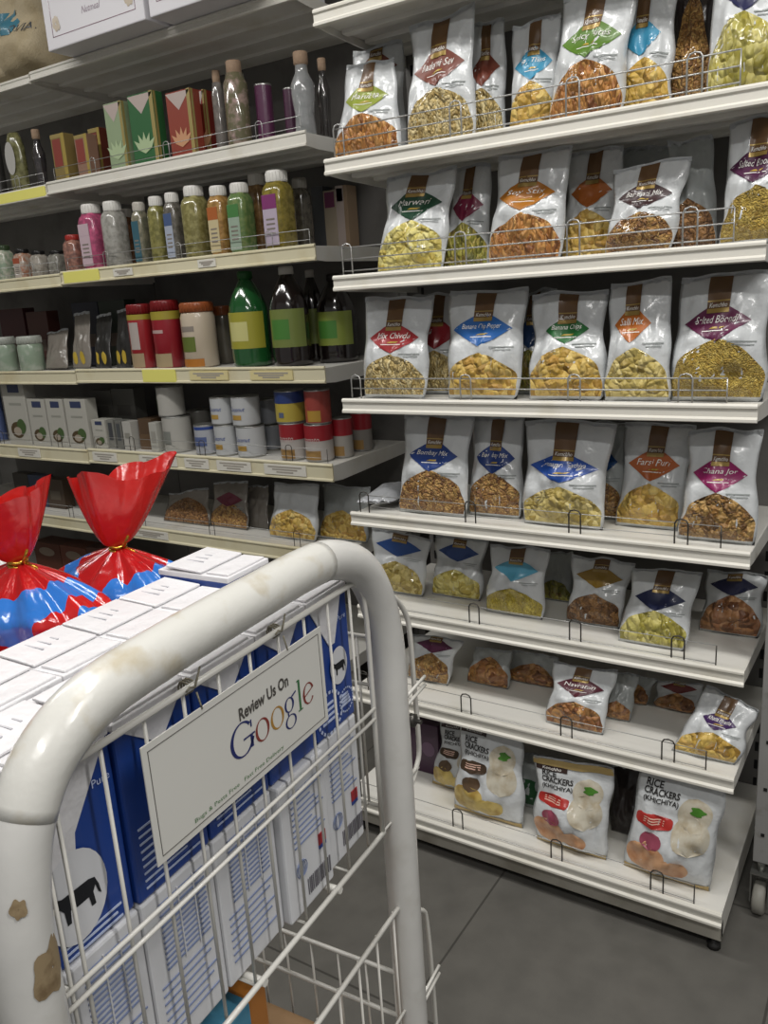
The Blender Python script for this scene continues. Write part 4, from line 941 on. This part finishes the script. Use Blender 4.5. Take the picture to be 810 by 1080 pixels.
tx = M(); tx.text('Bugs & Pests Free   Fast Free Delivery', lambda x, y: (.0009, x, y), .118, .0048, 0, 0, -.016, -.0375); tx.build('small_green_lettering', cmat('#5f8a5c'), SIGN)
for (ty, tz) in ((.4305, ZT), (.545, ZT)):
    k_ = M()
    for q in range(3): k_.tube(cp([(cx-.005+.0052*math.cos(a)*1.0, ty+.003*(q-1)+.001*math.sin(3*a), tz-.001+.0058*math.sin(a)) for a in [2*PI*i/10 for i in range(10)]]), .0009, 5, closed=True)
    k_.tube(cp([(cx+.004, ty, tz), (cx+.003, ty+.006, tz+.008), (cx, ty+.012, tz+.011)]), .0009, 5); k_.tube(cp([(cx+.004, ty, tz), (cx+.006, ty-.008, tz+.004), (cx+.006, ty-.012, tz+.002)]), .0009, 5)
    k_.tube(cp([(cx+.005, ty, tz-.004), (sxx+.001, ty+.001, tz-.018)]), .0008, 5)
    k_.build('twine_tie', mat('grey_twine', '#8a8574', .8, bump=.4, bscale=300), CART)

# milk packs
BLUE = mat('pack_blue', '#1d3f8a', .38, coat=.3); PWH = mat('pack_white', '#d2d3d6', .42, coat=.2); PSH = mat('pack_shoulder_white', '#d9d8da', .42, coat=.15, bump=.35, bscale=45)
PTXT = mat('pack_text_blue', '#7f8cae', .5); PTW = mat('pack_text_white', '#b9c4de', .5); BLK = mat('emblem_black', '#15171c', .5)
COW = [(-.9, .1), (-1.0, .35), (-.86, .52), (-.7, .42), (-.55, .36), (.55, .34), (.8, .26), (.92, -.05), (.98, -.42), (.86, -.3), (.78, .0), (.66, -.18), (.7, -.62), (.52, -.62), (.46, -.25), (.0, -.26), (-.3, -.2), (-.34, -.62), (-.5, -.62), (-.54, -.12), (-.68, .06)]
def pack(x1, y0, y1, z0, h, kind, label, dpt=.094, wht=False, raise_=0):
    """x1 = face towards the handle"""
    big = "nearest the left post" in label
    w = (y1-y0)*.975; c = cw(x1-dpt/2, (y0+y1)/2, z0)
    b = M(); b.bx(-dpt/2*.985, dpt/2, -w/2, w/2, 0, h, .0025)
    o = b.build('milk_pack', PWH if wht else BLUE, None, c, TH)
    tag(o, label, 'milk pack', 'lower milk packs in the trolley' if wht else 'upper milk packs in the trolley')
    xf = dpt/2+.0004
    if not wht:
        t = M()
        t.bx(-dpt/2, dpt/2+.0008, -w/2-.0004, w/2+.0004, h-.005, h+.0012, .0012)
        # fin seal folded flat across the top
        t.box((-.012, 0, h+.0042), (dpt*.52, w*.98, .0028), .0012, rot=Matrix.Rotation(.05, 3, 'Y'))
        t.box((dpt*.33, 0, h+.0022), (dpt*.30, w*.9, .003), .001)
        t.build('folded_top', PSH, o)
        q = M()
        for k in range(3): q.bx(-.028+.004*k, -.004-.003*k, -w*.16+k*w*.15, -w*.16+k*w*.15+.0016, h+.0045, h+.0064)
        q.build('top_print', mat('faint_top_print', '#b9b9be', .6), o)
        f = M()
        if kind: f.prism([(-w/2+.001, h-.004), (-w/2+.001, h-.088), (-.010, h-.086), (-.006, h-.058), (w/2-.004, h-.004)] if big else [(-w/2+.001, h-.004), (-.004, h-.056 if kind == 'cow' else h-.030), (.006, h-.056 if kind == 'cow' else h-.030), (w/2-.012, h-.004)], lambda a, c_, t_: (t_, a, c_), xf, xf+.0012); kind and f.build('corner_flap', PSH, o)
    if kind == 'cow':
        e = M(); rr = .029 if big else .017; ey = -.014 if big else .010; dz_ = h*.31 if big else h*.45
        e.face([(xf+.0015, ey+rr*.95*math.cos(a), dz_+rr*1.2*math.sin(a)) for a in [2*PI*i/28 for i in range(28)]], 0)
        e.face([(xf+.002, ey+p[0]*rr*.72, dz_-rr*.05+p[1]*rr*.78) for p in COW], 1)
        e.build('cow_emblem', [PWH, BLK], o)
        q = M(); q.text('Pure', lambda a, c_: (xf+.001, a, c_), .016, .006, 0, 0, .022, h*.78); q.build('brand_lettering', PTW, o)
        q = M()
        if big:
            for k in range(3): q.bx(xf, xf+.0008, -w*.40, w*(.32-.06*(k % 2)), h*(.02+.034*k), h*(.02+.034*k)+.0016)
            q.build('printed_text', PTW, o)
    if kind == 'text':
        q = M()
        q.text('Taaza', lambda a, c_: (xf+.001, a, c_), .018, .012, 0, 0, w*.25, h*.78); q.build('brand_lettering', PTW, o)
        q = M()
        for k in range(9): q.bx(xf, xf+.0008, -w*.40, w*(.38-.07*((k*3) % 4)), h*(.06+.042*k), h*(.06+.042*k)+.0015)
        q.build('printed_text', PTW, o)
    if kind == 'seal' or (kind == 'cow' and not big):
        q = M(); n = 22; sz = h*.33 if kind == 'seal' else h*.16
        for cy, rr in ((-.012, .024), (.02, .014)):
            for k in range(n):
                a = 2*PI*k/n; a2 = a+.17
                q.face([(xf+.001, cy+rr*f*math.cos(aa), sz+rr*f*math.sin(aa)) for f, aa in ((.86, a), (1, a), (1, a2), (.86, a2))])
            for k in range(4): q.bx(xf, xf+.001, cy-rr*.6, cy+rr*(.6-.1*k), sz-rr*.4+k*rr*.26, sz-rr*.4+k*rr*.26+.0022)
        q.build('round_text_seal', PTW, o)
    if kind == 'table':
        q = M()
        for k in range(13): q.bx(xf, xf+.0008, -w*.30, w*.34, h*.52+k*h*.033, h*.52+k*h*.033+.0016)
        for k in range(7): q.bx(xf, xf+.0008, -w*.40, w*(.40-.1*((k*2) % 3)), h*.14+k*h*.05, h*.14+k*h*.05+.0014)
        for a in (-.05, .17): q.bx(xf+.0002, xf+.0012, w*a, w*a+.0012, h*.50, h*.94, mi=1)
        q.build('nutrition_table', [PTXT, PWH], o)
    if kind == 'barcode':
        q = M()
        for k in range(10): q.bx(xf, xf+.0008, -w*.30, w*(.38-.09*((k*5) % 4)), h*.50+k*h*.042, h*.50+k*h*.042+.0014)
        q.build('printed_text', PTXT, o)
        q = M(); yy = -w*.1
        for k in range(14): q.bx(xf, xf+.0008, yy+k*.0030, yy+k*.0030+(.0008, .0018, .0012)[k % 3], h*.09, h*.21)
        q.build('barcode', mat('barcode_ink', '#706e74', .6), o)
        q = M(); q.bx(xf, xf+.001, w*.20, w*.36, h*.36, h*.44, mi=0); q.bx(xf, xf+.001, w*.20, w*.36, h*.33, h*.36, mi=1); q.build('red_mark', [cmat('#b02a34'), BLUE], o)
        q = M()
        for rr in (.009, .006, .003):
            q.tube([(xf+.0006, -w*.2+rr*math.cos(a), h*.33+.009*math.sin(a)) for a in [2*PI*i/14 for i in range(14)]], .0005, 4, closed=True)
        q.build('globe_mark', PTXT, o)
    return o
XA = cx-.014
zl = ZBt+.002
PH = .150
edges = [.292, .364, .447, .532, .612, .688]
lowk = ['table', 'table', 'table', 'barcode', 'barcode']
names = ('nearest the left post', 'second from the left post', 'in the middle', 'second from the right post', 'nearest the right post')
for i in range(5):
    off = .004 if i == 3 else -.003
    pack(XA+off, edges[i], edges[i+1], zl, PH, lowk[i], 'white lower milk pack against the front wires, '+names[i], wht=True)
    pack(XA-.098, edges[i], edges[i+1], zl, PH, None, 'white lower milk pack in the hidden inner row, '+names[i], wht=True) if i in (3, 4) else pack(XA-.098, edges[i], edges[i+1], zl, PH, None, 'inner row lower white milk pack, '+names[i], wht=True)
upk = ['cow', 'text', 'text', 'seal', 'cow']
for i in range(5):
    pack(XA-.003-(.003 if i == 0 else 0), edges[i], edges[i+1], zl+PH+.001, .150, upk[i], 'blue upper milk pack with white flap behind the front wires, '+names[i])
eb = [.290, .345, .407, .478, .549, .618, .690]
nm6 = ('nearest the camera', 'second from the camera', 'third from the camera', 'fourth from the camera', 'fifth from the camera', 'farthest, raised a little')
for i in range(6):
    pack(XA-.101, eb[i], eb[i+1], zl+PH+.001+(.012 if i == 5 else .0), .152, None, 'inner row upper milk pack showing its white top, '+nm6[i])

# red gift bags on the trolley
def giftmat():
    m = bpy.data.materials.new('red_blue_wrapper'); m.use_nodes = True; nt = m.node_tree; b = nt.nodes['Principled BSDF']
    tc = nt.nodes.new('ShaderNodeTexCoord'); sp = nt.nodes.new('ShaderNodeSeparateXYZ'); nt.links.new(tc.outputs['Object'], sp.inputs[0])
    n = nt.nodes.new('ShaderNodeTexNoise'); n.inputs['Scale'].default_value = 6; nt.links.new(tc.outputs['Object'], n.inputs['Vector'])
    ma = nt.nodes.new('ShaderNodeMath'); ma.operation = 'MULTIPLY_ADD'; ma.inputs[1].default_value = .16; nt.links.new(n.outputs['Fac'], ma.inputs[0])
    vl = nt.nodes.new('ShaderNodeVectorMath'); vl.operation = 'LENGTH'; cb_ = nt.nodes.new('ShaderNodeCombineXYZ'); nt.links.new(sp.outputs['X'], cb_.inputs[0]); nt.links.new(sp.outputs['Y'], cb_.inputs[1]); nt.links.new(cb_.outputs[0], vl.inputs[0])
    nt.links.new(vl.outputs['Value'], ma.inputs[2])
    r = nt.nodes.new('ShaderNodeValToRGB'); r.color_ramp.interpolation = 'CONSTANT'
    mr = nt.nodes.new('ShaderNodeMapRange'); mr.inputs[1].default_value = 0.0; mr.inputs[2].default_value = .27; nt.links.new(ma.outputs[0], mr.inputs[0]); nt.links.new(mr.outputs[0], r.inputs['Fac'])
    e = r.color_ramp.elements; e[0].position = 0; e[0].color = rgb('#b01418'); e[1].position = .68; e[1].color = rgb('#2f74c8')
    for p, c in ((.47, '#2f74c8'), (.60, '#c01a1a')):
        q = e.new(p); q.color = rgb(c)
    nt.links.new(r.outputs['Color'], b.inputs['Base Color']); b.inputs['Roughness'].default_value = .2; b.inputs['Coat Weight'].default_value = .8; b.inputs['Coat Roughness'].default_value = .08
    n2 = nt.nodes.new('ShaderNodeTexNoise'); n2.inputs['Scale'].default_value = 35; nt.links.new(tc.outputs['Object'], n2.inputs['Vector'])
    bp = nt.nodes.new('ShaderNodeBump'); bp.inputs['Strength'].default_value = .5; bp.inputs['Distance'].default_value = .01; nt.links.new(n2.outputs['Fac'], bp.inputs['Height']); nt.links.new(bp.outputs['Normal'], b.inputs['Normal'])
    return m
GM = giftmat(); REDF = mat('red_cellophane', '#c8201c', .25, coat=.5, bump=.35, bscale=30, trans=.15); GOLD = mat('gold_tie', '#c49a3c', .25, metal=.9)
def gift(x, y, ztie, fan, sd, label, lean=(0, 0), topz=.10, wdir=0.0, body=(.105, .057)):
    z0 = ZBt+.004; H_ = ztie-z0
    o = empty('gift_bag', cw(x, y, z0), TH); tag(o, label, 'gift bag', 'red gift bags on the trolley')
    def bodyf(a, b):
        th = 2*PI*a; t = b
        # t 0 base .. 1 tie
        if t < .84: rr = 1-.06*(1-t/.84)
        else: rr = max(.09, 1-.91*((t-.84)/.16)**1.5)
        pl = 1+(.10*math.sin(9*th+sd)+.06*math.sin(17*th+sd*2))*min(1, max(0, (t-.72)/.2))
        sq = 1/((abs(math.cos(th))**4+abs(math.sin(th))**4)**.25)
        sq = 1+(sq-1)*(1-t)
        nz = 1+.06*noise.noise(Vector((math.cos(th)*2, math.sin(th)*2, t*4+sd)))
        return (body[0]*rr*pl*sq*nz*math.cos(th), body[1]*rr*pl*sq*nz*math.sin(th), H_*(t**.9))
    b = M(); b.grid(bodyf, 72, 60, closeu=True)
    b.face([Vector(bodyf(i/24, 0)) for i in range(24)][::-1])
    b.build('wrapped_body', GM, o)
    def fanf(a, b):
        th = 2*PI*a
        r_ = .007+(fan-.007)*b**.62
        pl = 1+.13*math.sin(5*th+sd)*b+.06*math.sin(13*th+sd)*b
        ww = Vector((math.cos(wdir), math.sin(wdir)))
        lx_, ly_ = r_*pl*math.cos(th), .45*r_*pl*math.sin(th)
        X = lx_*ww.x-ly_*ww.y+lean[0]*b; Y_ = lx_*ww.y+ly_*ww.x+lean[1]*b
        zz = H_+topz*b*(1+.10*math.sin(2*th+sd*.7)*b+.05*math.sin(5*th+sd))
        return (X, Y_, zz)
    f = M(); f.grid(fanf, 60, 14, closeu=True); f.build('gathered_top', REDF, o)
    k = M()
    for q in range(2): k.tube([(.009*math.cos(a), .009*math.sin(a), H_-.003+q*.005+.001*math.sin(2*a)) for a in [2*PI*i/14 for i in range(14)]], .0024, 6, closed=True)
    k.tube([(.009, -.002, H_), (.018, -.006, H_+.006), (.026, -.006, H_+.018)], .0016, 5); k.tube([(.009, 0, H_), (.02, .004, H_-.004), (.026, .01, H_-.012)], .0016, 5)
    k.build('twist_tie', GOLD, o)
    return o
gift(-.745, .674, -.270, .062, 1.0, 'red gift bag whose fanned top stands highest, nearest the milk packs', (.0, .025), .088, 1.2)
gift(-.745, .538, -.246, .048, 2.4, 'red gift bag with top at the picture edge, behind the trolley handle bend', (.0, -.01), .076, 1.2)
gift(-.735, .405, -.292, .050, 4.1, 'red gift bag mostly out of the picture, beside the nearest milk packs', (-.02, -.03), .085, 1.2, body=(.10, .066))

# lower basket load
c0 = cw(-.70, .50, ZLB+.004)
b = M(); b.bx(-.27, .265, -.215, .212, 0, .055, .003)
o = b.build('cardboard_tray', mat('brown_cardboard', '#8f7252', .75, bump=.1, bscale=80, spot='#806445', spotscale=8), None, c0, TH); tag(o, 'flat brown cardboard box lying in the lower trolley basket', 'cardboard box')
a_ = M(); p0 = Vector((.135, .13, .0556)); a_.face([p0+Vector(v) for v in ((-.012, -.008, 0), (.016, 0, 0), (-.012, .010, 0), (-.006, .001, 0))]); a_.build('white_arrow', WHITEP, o)
c1 = cw(-.475, .44, ZLB+.061)
b = M(); b.bx(-.04, .035, -.09, .055, 0, .30, .003)
o = b.build('snack_carton', mat('teal_blue_carton', '#3a7a9a', .45, spot='#5a96ae', spotscale=12), None, c1, TH); tag(o, 'teal blue and orange carton standing under the milk basket', 'carton')
b = M(); b.bx(-.0405, .0355, .03, .0556, -.0002, .3003, .002); b.build('orange_edge', cmat('#b8742c'), o)

# ------------------------------------------------------------------ second trolley at the picture edge
tb = Vector((-.185, 1.695, FLOOR))
T2 = empty('metal_trolley', tb); tag(T2, 'grey metal trolley with castor, standing past the right end of the snack shelving', 'trolley')
def tp(pts): return [Vector(p)-Vector((tb.x, tb.y, FLOOR)) for p in pts]
GP2 = mat('grey_trolley_paint', '#8d8c8a', .45, spot='#77756f', spotscale=30, spotamt=.35)
for (x, y) in ((-.198, 1.70), (.23, 1.70), (-.198, 2.0), (.23, 2.0)):
    b = M(); b.bx(x-.017-tb.x, x+.017-tb.x, y-.012-tb.y, y+.012-tb.y, .13, .86, .002)
    for k in range(6): b.lathe([(.004, 0), (.004, .002)], (0, 0, 0), 8) if False else b.box((x-tb.x, y-.0125-tb.y, .2+k*.11), (.007, .002, .007), mi=1)
    b.build('post', [GP2, MATS['slot_black']], T2)
    w_ = M(); w_.lathe([(0, -.012), (.03, -.013), (.036, -.009), (.036, .009), (.03, .013), (0, .012)], (0, 0, 0), 18)
    o = w_.build('castor', mat('grey_castor', '#8a8880', .5), T2, (x-tb.x, y-tb.y, .036)); o.rotation_euler = (0, PI/2, 0)
    f_ = M(); f_.box((-.03, 0, .018), (.075, .03, .003)); f_.box((-.03, 0, -.018), (.075, .03, .003)); f_.box((-.066, 0, 0), (.004, .034, .04)); f_.tube([(-.066, 0, 0), (-.10, 0, 0)], .008, 10); f_.build('castor_fork', MATS['zinc_steel'], o)
for zz in (.17, .62):
    b = M(); b.bx(-.21-tb.x, .242-tb.x, 1.69-tb.y, 2.012-tb.y, zz, zz+.02, .003); b.build('deck', GP2, T2)
for i, (x, y, zz, h_, fl_) in enumerate(((-.122, 1.735, .641, .235, FILM), (-.110, 1.86, .641, .30, FILMD))):
    bq = Vector((x, y, FLOOR+zz)); seed[0] += 1
    bg = Bag([bq+Vector((-.085, 0, 0)), bq+Vector((.085, 0, 0)), bq+Vector((-.075, .02, h_)), bq+Vector((.08, .02, h_))], bq, .055, seed[0])
    o = bagmesh(bg, None).build('snack_bag', fl_, None, bq); tag(o, ('pale bag on the grey metal trolley at the picture edge', 'taller greyish bag behind the pale bag on the metal trolley')[i], 'snack bag', 'bags on the metal trolley')
    q = M(); strip(q, bg, .04, .45, lambda t: -.9*(1-t**2)**.6 if t < 1 else 0, lambda t: .9*(1-t**2)**.6 if t < 1 else 0, .001, 8, 8); q.build('snack_window', SN['greenmix'], o)
# silver bag lying at the left end of the fourth snack shelf
seed[0] += 1
bq = Vector((-1.13, RYF[3]+.10, ZB[4]))
bg = Bag([bq+Vector((-.045, -.085, .024)), bq+Vector((.04, -.05, .024)), bq+Vector((-.05, .10, .03)), bq+Vector((.04, .12, .03))], bq, .045, seed[0], puff=.5)
bg.P_ = bg.P
def silverP(a, b, side):
    p = bg.mid(a, b); t_ = bg.th(a, b); n_ = noise.noise(Vector((a*3, b*5, 9)))*.006
    return p+Vector((0, 0, (t_+n_) if side < 0 else -t_*.9))
sm = M()
for side in (-1, 1): sm.grid(lambda a, b: silverP(-1+2*a, b, side), 12, 18)
bmesh.ops.remove_doubles(sm.bm, verts=sm.bm.verts[:], dist=1e-5); bmesh.ops.recalc_face_normals(sm.bm, faces=sm.bm.faces[:])
o = sm.build('silver_pouch', mat('silver_film', '#a3a5a8', .3, metal=.2, coat=.4, bump=.6, bscale=25), None, bq); tag(o, 'silver grey pouch lying flat at the left end of the fourth snack shelf', 'pouch')
# purple carton behind the post on the bottom shelf
Yp = at(450, 836, 2, ZB[7]).y+.08; xa, xb = xat(428, Yp, ZB[7]), xat(464, Yp, ZB[7]); hh_ = at(450, 764, 1, Yp).z-ZB[7]
b = M(); b.bx(-(xb-xa)/2, (xb-xa)/2, 0, .06, 0, hh_, .002)
o = b.build('purple_carton', cmat('#43203f'), None, ((xa+xb)/2, Yp, ZB[7])); tag(o, 'dark purple carton behind the trolley post on the bottom snack shelf', 'carton')
b = M(); b.face([((xb-xa)*.2+.02*math.cos(k*PI/6), -.0006, hh_*.5+.022*math.sin(k*PI/6)) for k in range(12)]); b.build('round_mark', cmat('#6a4a68'), o)

# ------------------------------------------------------------------ light and camera
wd = bpy.data.worlds.new('shop_air'); S.world = wd; wd.use_nodes = True
wd.node_tree.nodes['Background'].inputs[0].default_value = (1, .985, .96, 1); wd.node_tree.nodes['Background'].inputs[1].default_value = .17
def lamp(name, loc, sx, sy, e, col=(1, .98, .95)):
    l = bpy.data.lights.new(name, 'AREA'); l.shape = 'RECTANGLE'; l.size = sx; l.size_y = sy; l.energy = e; l.color = col
    o = bpy.data.objects.new(name, l); COL.objects.link(o); o.location = loc
    return o
lamp('ceiling_tube', (-.35, .75, 1.56), 1.25, .12, 17)
lamp('ceiling_tube', (-2.0, .85, 1.56), 1.25, .12, 16)
lamp('ceiling_tube', (1.25, .55, 1.56), 1.25, .12, 26)
lamp('ceiling_tube', (.3, -.75, 1.56), 1.25, .12, 24)
lamp('ceiling_tube', (-3.6, .85, 1.56), 1.25, .12, 12)
cam = bpy.data.cameras.new('camera'); co = bpy.data.objects.new('camera', cam); COL.objects.link(co)
cam.sensor_fit = 'VERTICAL'; cam.sensor_height = 24; cam.lens = FPX/1080*24; cam.clip_start = .02
R_ = Matrix((RX, UP, -FW)).transposed(); co.matrix_world = R_.to_4x4()
S.camera = co
for ob in list(COL.objects):
    if ob.parent is None: ob.location.z -= FLOOR
S.view_settings.view_transform = 'Standard'; S.view_settings.look = 'None'; S.view_settings.exposure = .33; S.view_settings.gamma = 1
S.view_settings.use_curve_mapping = False
